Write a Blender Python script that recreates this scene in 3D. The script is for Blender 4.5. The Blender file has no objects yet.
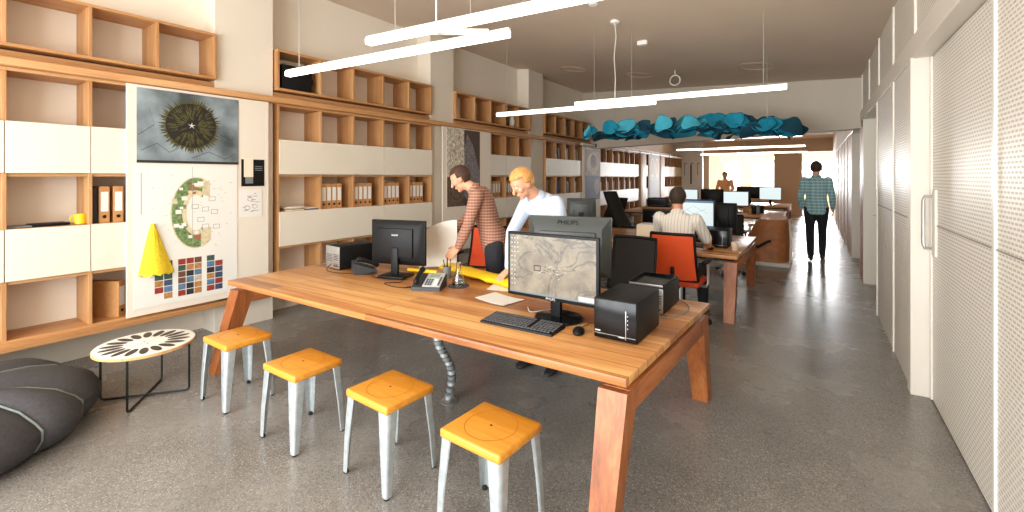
import bpy, bmesh, math, random
from mathutils import Vector, Matrix
V = Vector
PI = math.pi
C = bpy.context.scene.collection
rnd = random.Random(7)

# ------------------------------------------------------------------ helpers
class MB:
    """collects shapes into one mesh"""
    def __init__(s): s.bm = bmesh.new()
    def _tag(s, faces, m):
        for f in faces: f.material_index = m
    def box(s, a, b, m=0, bev=0.0, seg=2, M=None):
        x0, y0, z0 = a; x1, y1, z1 = b
        t = bmesh.new()
        vs = [t.verts.new(p) for p in ((x0,y0,z0),(x1,y0,z0),(x1,y1,z0),(x0,y1,z0),(x0,y0,z1),(x1,y0,z1),(x1,y1,z1),(x0,y1,z1))]
        for q in ((0,3,2,1),(4,5,6,7),(0,1,5,4),(1,2,6,5),(2,3,7,6),(3,0,4,7)): t.faces.new([vs[i] for i in q])
        if bev > 0: bmesh.ops.bevel(t, geom=t.edges[:], offset=bev, segments=seg, affect='EDGES', profile=0.5)
        s.add(t, m, M); return s
    def add(s, t, m=0, M=None):
        if M is not None: bmesh.ops.transform(t, matrix=M, verts=t.verts)
        mp = {}
        for v in t.verts: mp[v] = s.bm.verts.new(v.co)
        for f in t.faces:
            try:
                g = s.bm.faces.new([mp[v] for v in f.verts]); g.material_index = m
            except ValueError: pass
        t.free()
    def face(s, pts, m=0):
        f = s.bm.faces.new([s.bm.verts.new(p) for p in pts]); f.material_index = m; return s
    def loft(s, rings, m=0, cap=True, close=False):
        R = [[s.bm.verts.new(p) for p in r] for r in rings]
        n = len(R[0]); k = len(R)
        for i in range(k if close else k-1):
            a, b = R[i], R[(i+1) % k]
            for j in range(n):
                f = s.bm.faces.new((a[j], a[(j+1)%n], b[(j+1)%n], b[j])); f.material_index = m
        if cap and not close:
            f = s.bm.faces.new(list(reversed(R[0]))); f.material_index = m
            f = s.bm.faces.new(R[-1]); f.material_index = m
        return s
    def tube(s, pts, r, seg=8, m=0, cap=True):
        pts = [V(p) for p in pts]; n = len(pts)
        rs = r if isinstance(r, (list, tuple)) else [r]*n
        rings = []; up = None
        for i, p in enumerate(pts):
            d = (pts[min(i+1,n-1)] - pts[max(i-1,0)])
            d = d.normalized() if d.length > 1e-9 else V((0,0,1))
            if up is None:
                up = d.orthogonal().normalized()
            up = (up - d*up.dot(d))
            up = up.normalized() if up.length > 1e-6 else d.orthogonal().normalized()
            w = d.cross(up)
            rings.append([p + (up*math.cos(2*PI*j/seg) + w*math.sin(2*PI*j/seg))*rs[i] for j in range(seg)])
        return s.loft(rings, m, cap)
    def cyl(s, p0, p1, r0, r1=None, seg=16, m=0):
        return s.tube([p0, p1], [r0, r0 if r1 is None else r1], seg, m)
    def lathe(s, prof, seg=24, c=(0,0,0), m=0, sx=1, sy=1):
        rings = [[(c[0]+sx*r*math.cos(2*PI*j/seg), c[1]+sy*r*math.sin(2*PI*j/seg), c[2]+z) for j in range(seg)] for r, z in prof]
        return s.loft(rings, m, True)
    def ell(s, c, r, M=None, m=0, seg=20, rng=14):
        t = bmesh.new()
        bmesh.ops.create_uvsphere(t, u_segments=seg, v_segments=rng, radius=1)
        T = Matrix.Translation(V(c)) @ (M.to_4x4() if M is not None else Matrix.Identity(4)) @ Matrix.Diagonal((r[0], r[1], r[2], 1))
        s.add(t, m, T); return s
    def prism(s, pts, h0, h1, axis='z', m=0):
        def P(a, b, h): return {'z': (a,b,h), 'x': (h,a,b), 'y': (a,h,b)}[axis]
        return s.loft([[P(a,b,h0) for a,b in pts], [P(a,b,h1) for a,b in pts]], m, True)
    def mesh(s, name, fix=True):
        if fix: bmesh.ops.recalc_face_normals(s.bm, faces=s.bm.faces[:])
        me = bpy.data.meshes.new(name); s.bm.to_mesh(me); s.bm.free(); return me
    def build(s, name, mats, parent=None, smooth=True, loc=None, rotz=0, fix=True):
        me = s.mesh(name, fix)
        for mm in (mats if isinstance(mats, (list, tuple)) else [mats]): me.materials.append(mm)
        if smooth:
            me.shade_smooth(); me.set_sharp_from_angle(angle=math.radians(38))
        o = bpy.data.objects.new(name, me); C.objects.link(o)
        if parent is not None: o.parent = parent
        if loc is not None: o.location = loc
        o.rotation_euler = (0,0,rotz)
        return o

def tag(o, label, cat, group=None):
    o['label'] = label; o['category'] = cat
    if group: o['group'] = group
    return o
def thing(name, label, cat, loc=(0,0,0), rotz=0.0, group=None):
    o = bpy.data.objects.new(name, None); o.empty_display_size = .1; C.objects.link(o)
    o.location = loc; o.rotation_euler = (0,0,rotz)
    return tag(o, label, cat, group)
def struct(mb, name, m, smooth=False):
    o = mb.build(name, m, None, smooth); o['kind'] = 'structure'; return o
def dup(root, loc, rotz=0.0, label=None, group=None):
    r = root.copy(); C.objects.link(r); r.location = loc; r.rotation_euler = (0,0,rotz)
    if label: r['label'] = label
    if group: r['group'] = group
    for ch in list(root.children):
        c = ch.copy(); C.objects.link(c); c.parent = r
        for g in list(ch.children):
            d = g.copy(); C.objects.link(d); d.parent = c
    return r
def text_mesh(txt, size, depth, m, name, parent, M):
    cu = bpy.data.curves.new('lettering', 'FONT'); cu.body = txt; cu.size = size; cu.extrude = depth
    cu.align_x = 'CENTER'; cu.align_y = 'CENTER'
    t = bpy.data.objects.new('lettering_curve', cu); C.objects.link(t)
    dg = bpy.context.evaluated_depsgraph_get()
    me = bpy.data.meshes.new_from_object(t.evaluated_get(dg))
    bpy.data.objects.remove(t); bpy.data.curves.remove(cu)
    me.transform(M); me.materials.clear(); me.materials.append(m)
    o = bpy.data.objects.new(name, me); C.objects.link(o); o.parent = parent
    return o

# ------------------------------------------------------------------ materials
def srgb(r, g, b):
    f = lambda c: (c/255/12.92) if c/255 <= .04045 else ((c/255+.055)/1.055)**2.4
    return (f(r), f(g), f(b), 1)
def mat(name, col, rough=.6, metal=0.0, emit=None, es=0.0, trans=0.0, alpha=1.0, spec=.5, noise=0.0, nscale=8.0, bump=0.0, bscale=60):
    m = bpy.data.materials.new(name); m.use_nodes = True
    nt = m.node_tree; b = nt.nodes['Principled BSDF']
    c = srgb(*col)
    b.inputs['Base Color'].default_value = c
    b.inputs['Roughness'].default_value = rough; b.inputs['Metallic'].default_value = metal
    b.inputs['Specular IOR Level'].default_value = spec
    if trans: b.inputs['Transmission Weight'].default_value = trans
    if alpha < 1: b.inputs['Alpha'].default_value = alpha
    if emit: b.inputs['Emission Color'].default_value = srgb(*emit); b.inputs['Emission Strength'].default_value = es
    if noise or bump:
        tc = nt.nodes.new('ShaderNodeTexCoord')
    if noise:
        n = nt.nodes.new('ShaderNodeTexNoise'); n.inputs['Scale'].default_value = nscale; n.inputs['Detail'].default_value = 5
        nt.links.new(tc.outputs['Object'], n.inputs['Vector'])
        r = nt.nodes.new('ShaderNodeValToRGB')
        r.color_ramp.elements[0].position = .3; r.color_ramp.elements[1].position = .7
        r.color_ramp.elements[0].color = tuple(max(0, x*(1-noise)) for x in c[:3]) + (1,)
        r.color_ramp.elements[1].color = tuple(min(1, x*(1+noise)) for x in c[:3]) + (1,)
        nt.links.new(n.outputs['Fac'], r.inputs['Fac']); nt.links.new(r.outputs['Color'], b.inputs['Base Color'])
    if bump:
        n2 = nt.nodes.new('ShaderNodeTexNoise'); n2.inputs['Scale'].default_value = bscale; n2.inputs['Detail'].default_value = 3
        nt.links.new(tc.outputs['Object'], n2.inputs['Vector'])
        bp = nt.nodes.new('ShaderNodeBump'); bp.inputs['Strength'].default_value = bump; bp.inputs['Distance'].default_value = .01
        nt.links.new(n2.outputs['Fac'], bp.inputs['Height']); nt.links.new(bp.outputs['Normal'], b.inputs['Normal'])
    return m
def wood(name, dark, mid, light, grain='x', scale=9.0, rough=.45, plank=None, seam=.5):
    m = bpy.data.materials.new(name); m.use_nodes = True
    nt = m.node_tree; b = nt.nodes['Principled BSDF']; L = nt.links.new; N = nt.nodes.new
    tc = N('ShaderNodeTexCoord'); mp = N('ShaderNodeMapping')
    sc = {'x': (.07,1,1), 'y': (1,.07,1), 'z': (1,1,.07)}[grain]
    mp.inputs['Scale'].default_value = sc
    L(tc.outputs['Object'], mp.inputs['Vector'])
    n = N('ShaderNodeTexNoise'); n.inputs['Scale'].default_value = scale; n.inputs['Detail'].default_value = 7; n.inputs['Roughness'].default_value = .62; n.inputs['Distortion'].default_value = .6
    L(mp.outputs['Vector'], n.inputs['Vector'])
    n3 = N('ShaderNodeTexNoise'); n3.inputs['Scale'].default_value = scale*7; n3.inputs['Detail'].default_value = 4
    L(mp.outputs['Vector'], n3.inputs['Vector'])
    ad = N('ShaderNodeMath'); ad.operation = 'MULTIPLY_ADD'; ad.inputs[1].default_value = .35; ad.inputs[2].default_value = -.17
    L(n3.outputs['Fac'], ad.inputs[0])
    a2 = N('ShaderNodeMath'); a2.operation = 'ADD'; L(n.outputs['Fac'], a2.inputs[0]); L(ad.outputs[0], a2.inputs[1])
    fac = a2.outputs[0]
    if plank:
        br = N('ShaderNodeTexBrick'); br.inputs['Scale'].default_value = 1; br.inputs['Brick Width'].default_value = plank[0]; br.inputs['Row Height'].default_value = plank[1]
        br.inputs['Mortar Size'].default_value = .0022; br.inputs['Color1'].default_value = (0,0,0,1); br.inputs['Color2'].default_value = (1,1,1,1); br.inputs['Mortar'].default_value = (.5,.5,.5,1)
        br.offset = .37
        L(tc.outputs['Object'], br.inputs['Vector'])
        a3 = N('ShaderNodeMath'); a3.operation = 'MULTIPLY_ADD'; a3.inputs[1].default_value = .34
        L(br.outputs['Color'], a3.inputs[0])
        a4 = N('ShaderNodeMath'); a4.operation = 'SUBTRACT'; a4.inputs[1].default_value = .17; L(fac, a4.inputs[0]); L(a4.outputs[0], a3.inputs[2])
        fac = a3.outputs[0]
    r = N('ShaderNodeValToRGB'); e = r.color_ramp.elements
    e[0].position = .25; e[0].color = srgb(*dark); e[1].position = .75; e[1].color = srgb(*light)
    k = e.new(.5); k.color = srgb(*mid)
    L(fac, r.inputs['Fac'])
    out = r.outputs['Color']
    if plank:
        mx = N('ShaderNodeMix'); mx.data_type = 'RGBA'; L(br.outputs['Fac'], mx.inputs[0]); L(out, mx.inputs[6]); mx.inputs[7].default_value = tuple(x*seam for x in srgb(*dark)[:3]) + (1,)
        out = mx.outputs[2]
    L(out, b.inputs['Base Color']); b.inputs['Roughness'].default_value = rough
    bp = N('ShaderNodeBump'); bp.inputs['Strength'].default_value = .08; bp.inputs['Distance'].default_value = .004
    L(n3.outputs['Fac'], bp.inputs['Height']); L(bp.outputs['Normal'], b.inputs['Normal'])
    return m

def floor_mat():
    m = bpy.data.materials.new('polished_concrete'); m.use_nodes = True
    nt = m.node_tree; b = nt.nodes['Principled BSDF']; L = nt.links.new; N = nt.nodes.new
    tc = N('ShaderNodeTexCoord')
    n = N('ShaderNodeTexNoise'); n.inputs['Scale'].default_value = .9; n.inputs['Detail'].default_value = 6; n.inputs['Roughness'].default_value = .6
    L(tc.outputs['Object'], n.inputs['Vector'])
    r = N('ShaderNodeValToRGB'); e = r.color_ramp.elements
    e[0].position = .3; e[0].color = srgb(116,112,107); e[1].position = .7; e[1].color = srgb(150,146,140)
    L(n.outputs['Fac'], r.inputs['Fac'])
    v = N('ShaderNodeTexVoronoi'); v.inputs['Scale'].default_value = 130; L(tc.outputs['Object'], v.inputs['Vector'])
    n2 = N('ShaderNodeTexNoise'); n2.inputs['Scale'].default_value = 1.6; n2.inputs['Detail'].default_value = 4; L(tc.outputs['Object'], n2.inputs['Vector'])
    sp = N('ShaderNodeMath'); sp.operation = 'LESS_THAN'; sp.inputs[1].default_value = .34; L(v.outputs['Distance'], sp.inputs[0])
    sep = N('ShaderNodeSeparateColor'); L(v.outputs['Color'], sep.inputs[0])
    gt = N('ShaderNodeMath'); gt.operation = 'GREATER_THAN'; L(sep.outputs[0], gt.inputs[0])
    th = N('ShaderNodeMapRange'); th.inputs['From Min'].default_value = .35; th.inputs['From Max'].default_value = .65; th.inputs['To Min'].default_value = .95; th.inputs['To Max'].default_value = .45
    L(n2.outputs['Fac'], th.inputs['Value']); L(th.outputs[0], gt.inputs[1])
    mu = N('ShaderNodeMath'); mu.operation = 'MULTIPLY'; L(sp.outputs[0], mu.inputs[0]); L(gt.outputs[0], mu.inputs[1])
    mu2 = N('ShaderNodeMath'); mu2.operation = 'MULTIPLY'; mu2.inputs[1].default_value = .62; L(mu.outputs[0], mu2.inputs[0])
    mx = N('ShaderNodeMix'); mx.data_type = 'RGBA'; L(mu2.outputs[0], mx.inputs[0]); L(r.outputs['Color'], mx.inputs[6]); mx.inputs[7].default_value = srgb(205,198,186)
    # dark grains
    v2 = N('ShaderNodeTexVoronoi'); v2.inputs['Scale'].default_value = 140; L(tc.outputs['Object'], v2.inputs['Vector'])
    s2 = N('ShaderNodeSeparateColor'); L(v2.outputs['Color'], s2.inputs[0])
    g2 = N('ShaderNodeMath'); g2.operation = 'GREATER_THAN'; g2.inputs[1].default_value = .72; L(s2.outputs[1], g2.inputs[0])
    g3 = N('ShaderNodeMath'); g3.operation = 'MULTIPLY'; g3.inputs[1].default_value = .35; L(g2.outputs[0], g3.inputs[0])
    mx2 = N('ShaderNodeMix'); mx2.data_type = 'RGBA'; L(g3.outputs[0], mx2.inputs[0]); L(mx.outputs[2], mx2.inputs[6]); mx2.inputs[7].default_value = srgb(58,54,50)
    L(mx2.outputs[2], b.inputs['Base Color'])
    rr = N('ShaderNodeMapRange'); rr.inputs['To Min'].default_value = .17; rr.inputs['To Max'].default_value = .36; L(n.outputs['Fac'], rr.inputs['Value']); L(rr.outputs[0], b.inputs['Roughness'])
    b.inputs['Specular IOR Level'].default_value = .5
    return m
def perforated_mat(name='perforated_panel', base=(236,231,220), slot=(194,185,168)):
    m = bpy.data.materials.new(name); m.use_nodes = True
    nt = m.node_tree; b = nt.nodes['Principled BSDF']; L = nt.links.new; N = nt.nodes.new
    tc = N('ShaderNodeTexCoord'); sx = N('ShaderNodeSeparateXYZ'); cx = N('ShaderNodeCombineXYZ')
    L(tc.outputs['Object'], sx.inputs[0]); L(sx.outputs['Y'], cx.inputs['X']); L(sx.outputs['Z'], cx.inputs['Y'])
    br = N('ShaderNodeTexBrick'); br.inputs['Scale'].default_value = 1; br.inputs['Brick Width'].default_value = .046; br.inputs['Row Height'].default_value = .022
    br.inputs['Mortar Size'].default_value = .0072; br.inputs['Mortar Smooth'].default_value = .35
    br.inputs['Color1'].default_value = srgb(*slot); br.inputs['Color2'].default_value = srgb(*slot); br.inputs['Mortar'].default_value = srgb(*base)
    br.offset = .5; L(cx.outputs[0], br.inputs['Vector'])
    L(br.outputs['Color'], b.inputs['Base Color']); b.inputs['Roughness'].default_value = .45
    bp = N('ShaderNodeBump'); bp.inputs['Strength'].default_value = .6; bp.inputs['Distance'].default_value = .006
    L(br.outputs['Fac'], bp.inputs['Height']); L(bp.outputs['Normal'], b.inputs['Normal'])
    return m
def check_mat(name, c1, c2, c3, pitch=.045):
    m = bpy.data.materials.new(name); m.use_nodes = True
    nt = m.node_tree; b = nt.nodes['Principled BSDF']; L = nt.links.new; N = nt.nodes.new
    tc = N('ShaderNodeTexCoord'); prev = None
    mp = N('ShaderNodeMapping'); mp.inputs['Rotation'].default_value = (0, 0, -.6); L(tc.outputs['Object'], mp.inputs['Vector'])
    col = None
    for ax, c in (('X', c2), ('Z', c3)):
        w = N('ShaderNodeTexWave'); w.bands_direction = ax; w.inputs['Scale'].default_value = .314/pitch; w.inputs['Distortion'].default_value = .3
        L(mp.outputs['Vector'], w.inputs['Vector'])
        g = N('ShaderNodeMath'); g.operation = 'GREATER_THAN'; g.inputs[1].default_value = .72; L(w.outputs['Fac'], g.inputs[0])
        k = N('ShaderNodeMath'); k.operation = 'MULTIPLY'; k.inputs[1].default_value = .6; L(g.outputs[0], k.inputs[0])
        mx = N('ShaderNodeMix'); mx.data_type = 'RGBA'; L(k.outputs[0], mx.inputs[0])
        if col is None: mx.inputs[6].default_value = srgb(*c1)
        else: L(col, mx.inputs[6])
        mx.inputs[7].default_value = srgb(*c); col = mx.outputs[2]
    L(col, b.inputs['Base Color']); b.inputs['Roughness'].default_value = .85
    return m
def map_screen_mat():
    m = bpy.data.materials.new('satellite_map_screen'); m.use_nodes = True
    nt = m.node_tree; b = nt.nodes['Principled BSDF']; L = nt.links.new; N = nt.nodes.new
    tc = N('ShaderNodeTexCoord')
    n = N('ShaderNodeTexNoise'); n.inputs['Scale'].default_value = 7; n.inputs['Detail'].default_value = 9; n.inputs['Roughness'].default_value = .65; L(tc.outputs['Object'], n.inputs['Vector'])
    r = N('ShaderNodeValToRGB'); e = r.color_ramp.elements
    e[0].position = .3; e[0].color = srgb(110,94,74); e[1].position = .7; e[1].color = srgb(214,192,158); L(n.outputs['Fac'], r.inputs['Fac'])
    # river-like dark veins
    n2 = N('ShaderNodeTexNoise'); n2.inputs['Scale'].default_value = 4.2; n2.inputs['Detail'].default_value = 6; n2.inputs['Distortion'].default_value = 1.2; L(tc.outputs['Object'], n2.inputs['Vector'])
    s = N('ShaderNodeMath'); s.operation = 'SUBTRACT'; s.inputs[1].default_value = .5; L(n2.outputs['Fac'], s.inputs[0])
    a = N('ShaderNodeMath'); a.operation = 'ABSOLUTE'; L(s.outputs[0], a.inputs[0])
    lt = N('ShaderNodeMapRange'); lt.inputs['From Min'].default_value = .0; lt.inputs['From Max'].default_value = .022; lt.inputs['To Min'].default_value = .75; lt.inputs['To Max'].default_value = 0; L(a.outputs[0], lt.inputs['Value'])
    mx = N('ShaderNodeMix'); mx.data_type = 'RGBA'; L(lt.outputs[0], mx.inputs[0]); L(r.outputs['Color'], mx.inputs[6]); mx.inputs[7].default_value = srgb(78,72,66)
    L(mx.outputs[2], b.inputs['Emission Color']); b.inputs['Emission Strength'].default_value = SCREEN*.8
    b.inputs['Base Color'].default_value = (.02,.02,.02,1); b.inputs['Roughness'].default_value = .35
    return m
SCREEN = 1.0
M = {}
M['oak'] = wood('oak_board', (160,110,64), (188,138,88), (206,160,110), 'y', 7, .5)
M['oak_v'] = wood('oak_upright', (156,106,62), (186,136,86), (204,158,108), 'z', 7, .5)
M['table'] = wood('table_planks', (140,84,44), (188,126,70), (220,168,104), 'x', 6, .36, (3.2,.118), .7)
M['table_leg'] = wood('table_leg_wood', (112,60,30), (154,88,44), (186,118,66), 'z', 10, .42)
M['table_rail'] = wood('table_rail_wood', (116,62,30), (158,90,46), (190,122,68), 'y', 10, .42)
M['stool_seat'] = wood('stool_seat_wood', (186,112,30), (212,140,44), (228,164,70), 'x', 8, .32)
M['ply'] = wood('plywood_edge', (180,130,80), (206,160,104), (220,178,124), 'x', 12, .5)
M['galv'] = mat('galvanised_steel', (186,194,196), .42, .55, noise=.14, nscale=26)
M['floor'] = floor_mat()
M['wall'] = mat('painted_plaster', (236,228,212), .8, noise=.015, nscale=2)
M['pilaster'] = mat('pilaster_paint', (228,219,202), .75)
M['ceiling'] = mat('ceiling_boards', (214,197,177), .75, noise=.03, nscale=1.4)
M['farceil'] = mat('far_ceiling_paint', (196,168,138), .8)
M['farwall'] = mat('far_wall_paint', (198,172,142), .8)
M['beam'] = mat('bulkhead_paint', (206,196,180), .8)
M['white'] = mat('white_laminate', (226,217,199), .45)
M['white_paint'] = mat('white_paint', (224,217,204), .5)
M['perf'] = perforated_mat()
M['panel_edge'] = mat('panel_joint_strip', (228,222,210), .4)
M['brownpanel'] = wood('brown_panel', (150,104,66), (176,128,86), (190,144,100), 'z', 5, .5)
M['black'] = mat('black_plastic', (15,15,16), .5, spec=.25, noise=.1, nscale=30)
M['black_gloss'] = mat('gloss_black_plastic', (8,8,9), .2, spec=.3)
M['darkgrey'] = mat('dark_grey_plastic', (52,54,56), .45)
M['grey'] = mat('grey_plastic', (120,124,124), .45)
M['greygreen'] = mat('grey_monitor_shell', (60,65,64), .4)
M['silver'] = mat('silver_metal', (190,190,188), .35, .8)
M['steel'] = mat('brushed_steel', (200,200,196), .3, .9)
M['blackmetal'] = mat('black_steel_rod', (24,30,28), .4, .3)
M['felt'] = mat('charcoal_felt', (66,64,66), .95, noise=.18, nscale=60, bump=.25, bscale=220)
M['piping'] = mat('grey_green_piping', (120,130,124), .9)
M['blue1'] = mat('teal_felt', (14,136,164), .9, noise=.1, nscale=20)
M['blue2'] = mat('dark_teal_felt', (6,66,86), .9, noise=.1, nscale=20)
M['blue3'] = mat('bright_teal_felt', (72,186,212), .9, noise=.1, nscale=20)
M['paper'] = mat('white_paper', (232,229,220), .7)
M['paper2'] = mat('cream_paper', (236,222,196), .7)
M['yellow'] = mat('yellow_plastic', (244,200,20), .45)
M['yellow_net'] = mat('yellow_netting', (246,208,40), .8, noise=.15, nscale=60, bump=.4, bscale=150)
M['card'] = mat('brown_cardboard', (192,138,84), .75, noise=.08, nscale=30)
M['orange'] = mat('orange_mesh', (232,82,28), .7, bump=.2, bscale=300)
M['orange_seat'] = mat('orange_upholstery', (206,70,30), .8)
M['mesh_black'] = mat('black_mesh', (32,29,27), .75, bump=.2, bscale=300)
M['leather'] = mat('tan_leather', (176,110,62), .5, noise=.2, nscale=9, bump=.25, bscale=26)
M['skin'] = mat('skin', (216,158,124), .55)
M['hair_brown'] = mat('brown_hair', (66,42,26), .7, noise=.3, nscale=40)
M['hair_dark'] = mat('dark_brown_hair', (52,36,24), .7, noise=.3, nscale=40)
M['hair_blond'] = mat('blond_hair', (208,150,84), .65, noise=.2, nscale=40)
M['denim_dark'] = mat('dark_trousers', (34,34,40), .85)
M['shoe'] = mat('dark_shoe', (36,32,32), .6)
M['glass'] = mat('clear_glass', (245,250,248), .02, trans=1.0)
M['rubber'] = mat('black_rubber', (18,18,18), .8)
M['lampbody'] = mat('white_lamp_body', (244,242,236), .4)
M['lampglow'] = mat('lit_diffuser', (255,250,238), .5, emit=(255,246,230), es=4.9)
M['bulb'] = mat('lit_bulb', (255,220,160), .4, emit=(255,200,120), es=14)
M['cable'] = mat('white_cable', (225,222,214), .6)
M['wire'] = mat('steel_wire', (190,188,180), .35, .7)
M['screen_white'] = mat('lit_white_screen', (20,20,20), .3, emit=(226,240,240), es=.85*SCREEN)
M['screen_blue'] = mat('lit_blue_bar', (20,20,20), .3, emit=(70,110,150), es=.8*SCREEN)
M['screen_line'] = mat('lit_grey_lines', (20,20,20), .3, emit=(150,165,172), es=.8*SCREEN)
M['icon'] = mat('lit_icons', (20,20,20), .3, emit=(240,240,235), es=.9*SCREEN)
M['map'] = map_screen_mat()
M['winframe'] = mat('dark_window_frame', (70,60,50), .5)
def shirt(name, c): return mat(name, c, .85, noise=.05, nscale=20)

# ------------------------------------------------------------------ room shell
XL, XR = -5.45, .61
YN, YF = -2.6, 22.5
def zc(x): return 3.2 + (XR - x)*.132
struct(MB().box((XL-.3, YN-.2, -.12), (3.0, 29, 0)), 'floor', M['floor'])
# sloping ceiling, one slab up to the bulkhead
c = MB()
bl = [(XL-.3, YN-.2), (1.6, YN-.2), (1.6, 9.06-.2), (XL-.3, 12.05)]
c.loft([[(x, y, zc(x)) for x, y in bl], [(x, y, zc(x)+.15) for x, y in bl]])
struct(c, 'ceiling', M['ceiling'])
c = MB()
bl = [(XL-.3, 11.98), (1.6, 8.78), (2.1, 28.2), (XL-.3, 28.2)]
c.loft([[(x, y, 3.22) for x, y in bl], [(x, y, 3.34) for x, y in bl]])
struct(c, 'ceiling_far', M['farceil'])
# left wall
struct(MB().box((XL-.2, YN-.2, 0), (XL, YF+.2, 4.2)), 'wall_left', M['wall'])
for i, (a, b) in enumerate([(2.15, 2.75), (5.3, 5.86), (8.31, 8.93)]):
    struct(MB().box((XL-.02, a, 0), (-5.16, b, 4.15)), 'pilaster_%d' % (i+1), M['pilaster'])
# bulkhead (skewed wall above the far half)
A = V((XR+.3, 9.06-.13, 0)); B = V((XL-.05, 11.72, 0))
d = (B-A).normalized(); n = V((-d.y, d.x, 0))
if n.y < 0: n = -n
m = MB()
q = [A, B, B+n*.3, A+n*.3]
m.loft([[V((p.x, p.y, 2.4)) for p in q], [V((p.x, p.y, 4.15)) for p in q]])
struct(m, 'bulkhead_beam', M['beam'])
# near wall with a wide shop window behind the camera
m = MB()
m.box((XL-.2, YN-.2, 0), (1.6, YN, .35)); m.box((XL-.2, YN-.2, 3.0), (1.6, YN, 4.2))
m.box((XL-.2, YN-.2, .35), (XL+.15, YN, 3.0)); m.box((.5, YN-.2, .35), (1.6, YN, 3.0))
struct(m, 'wall_near', M['wall'])
m = MB()
for x in (-5.3, -3.4, -1.45, .45): m.box((x-.04, YN-.14, .35), (x+.04, YN-.06, 3.0))
for z in (.37, 2.98): m.box((-5.3, YN-.14, z-.03), (.46, YN-.06, z+.03))
struct(m, 'window_1', M['winframe'])

# right wall: perforated panels with openings
def perf_wall(name, y0, y1, z0, z1, x=XR, th=.12, mt='perf'):
    return struct(MB().box((x, y0, z0), (x+th, y1, z1)), name, M[mt])
perf_wall('wall_right', 4.56, 6.8, 0, 2.52)
m = MB()
m.box((XR+.002, YN, 2.66), (XR+.14, 22.5, 3.3))
struct(m, 'wall_right_upper', M['perf'])
m = MB()
m.box((XR-.012, YN, 2.50), (XR+.2, 22.5, 2.66), bev=.006)
struct(m, 'trim_1', M['panel_edge'])
# joint strips
m = MB()
for y in (5.45,): m.box((XR-.012, y-.014, 0), (XR+.01, y+.014, 2.5))
for y in (6.78,): m.box((XR-.012, y-.02, 0), (XR+.01, y+.02, 2.5))
for y in (3.2, 4.36, 5.46, 6.6, 7.7, 8.8, 9.9, 11, 12.1, 13.2): m.box((XR-.012, y-.016, 2.66), (XR+.01, y+.016, 3.2))
struct(m, 'trim_2', M['panel_edge'])
m = MB(); m.box((XR-.004, 4.57, 1.296), (XR+.02, 6.78, 1.302)); struct(m, 'trim_3', mat('panel_seam', (150,142,130), .6))
# post beside the sliding door
struct(MB().box((XR-.02, 4.44, 0), (XR+.2, 4.57, 2.51), bev=.005), 'trim_4', M['white_paint'])
# door recess behind the sliding leaf
struct(MB().box((.84, YN, 0), (.95, 4.6, 2.6)), 'wall_right_inner', M['white_paint'])
# sliding door leaves
dr = MB()
dr.box((.705, 1.55, .012), (.755, 4.42, 2.49), bev=.003)
do = struct(dr, 'door_1', M['perf'])
m = MB()
for y in (1.57, 3.02, 4.405): m.box((.694, y-.016, .012), (.71, y+.016, 2.49))
o = m.build('joint_strip', M['panel_edge'], do)
MB().box((.699, 1.57, 1.277), (.712, 4.40, 1.283)).build('panel_seam', mat('door_seam', (150,142,130), .6), do)
m = MB()
m.box((.69, 4.235, 1.06), (.706, 4.325, 1.53), bev=.004)
o = m.build('handle_plate', M['white_paint'], do)
m = MB()
m.tube([(.695,4.33,1.11),(.655,4.33,1.11),(.645,4.33,1.14),(.645,4.33,1.45),(.655,4.33,1.48),(.695,4.33,1.48)], .011, 8)
m.build('door_handle', M['steel'], do)
dr = MB(); dr.box((.765, -1.4, .012), (.815, 1.6, 2.49), bev=.003)
struct(dr, 'door_2', M['perf'])
# opening with a recessed door between Y 6.8 and 8.7
struct(MB().box((XR, 8.66, 0), (XR+.22, 8.78, 2.52)), 'trim_5', M['white_paint'])
d3 = struct(MB().box((XR+.16, 6.8, 0), (XR+.2, 8.66, 2.52)), 'door_3', M['white_paint'])
m = MB().cyl((XR+.16, 8.5, 1.05), (XR+.11, 8.5, 1.05), .01); m.cyl((XR+.11, 8.5, 1.05), (XR+.11, 8.38, 1.05), .009)
m.build('door_handle', M['steel'], d3)
perf_wall('wall_right_middle', 8.78, 9.3, 0, 2.52, mt='brownpanel')
struct(MB().box((XR, 11.3, 0), (XR+.3, 11.42, 2.52)), 'trim_6', M['white_paint'])
struct(MB().box((XR+.26, 9.3, 0), (XR+.3, 11.3, 2.52)), 'door_4', M['white_paint'])
perf_wall('wall_right_back', 11.42, YF, 0, 2.52, mt='brownpanel')
m = MB()
for y in (12.6, 14.0, 15.6, 17.4, 19.4): m.box((XR-.012, y-.02, 0), (XR+.01, y+.02, 2.5))
struct(m, 'trim_7', M['panel_edge'])

# far wall with a wide opening and a doorway, and the bright room beyond
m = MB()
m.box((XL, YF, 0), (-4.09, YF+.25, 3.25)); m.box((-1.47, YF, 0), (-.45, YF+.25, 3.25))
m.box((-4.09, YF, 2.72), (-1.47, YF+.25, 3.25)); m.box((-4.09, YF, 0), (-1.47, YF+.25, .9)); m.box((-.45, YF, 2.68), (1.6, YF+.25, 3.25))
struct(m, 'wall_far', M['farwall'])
struct(MB().box((XL+.0, 21.6, 0), (-4.2, 21.75, 3.2)), 'wall_partition', M['white_paint'])
m = MB()
Y2 = 28.0
m.box((XL, Y2, 0), (2.0, Y2+.2, .9)); m.box((XL, Y2, 2.45), (2.0, Y2+.2, 3.3))
for a, b in ((XL, -4.25), (-3.43, -2.9), (-1.5, -.55), (.75, 2.0)): m.box((a, Y2, .9), (b, Y2+.2, 2.45))
struct(m, 'wall_outer', M['wall'])
struct(MB().box((XL-.2, YF+.25, 0), (XL, Y2+.2, 3.3)), 'wall_left_far', M['wall'])
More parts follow.
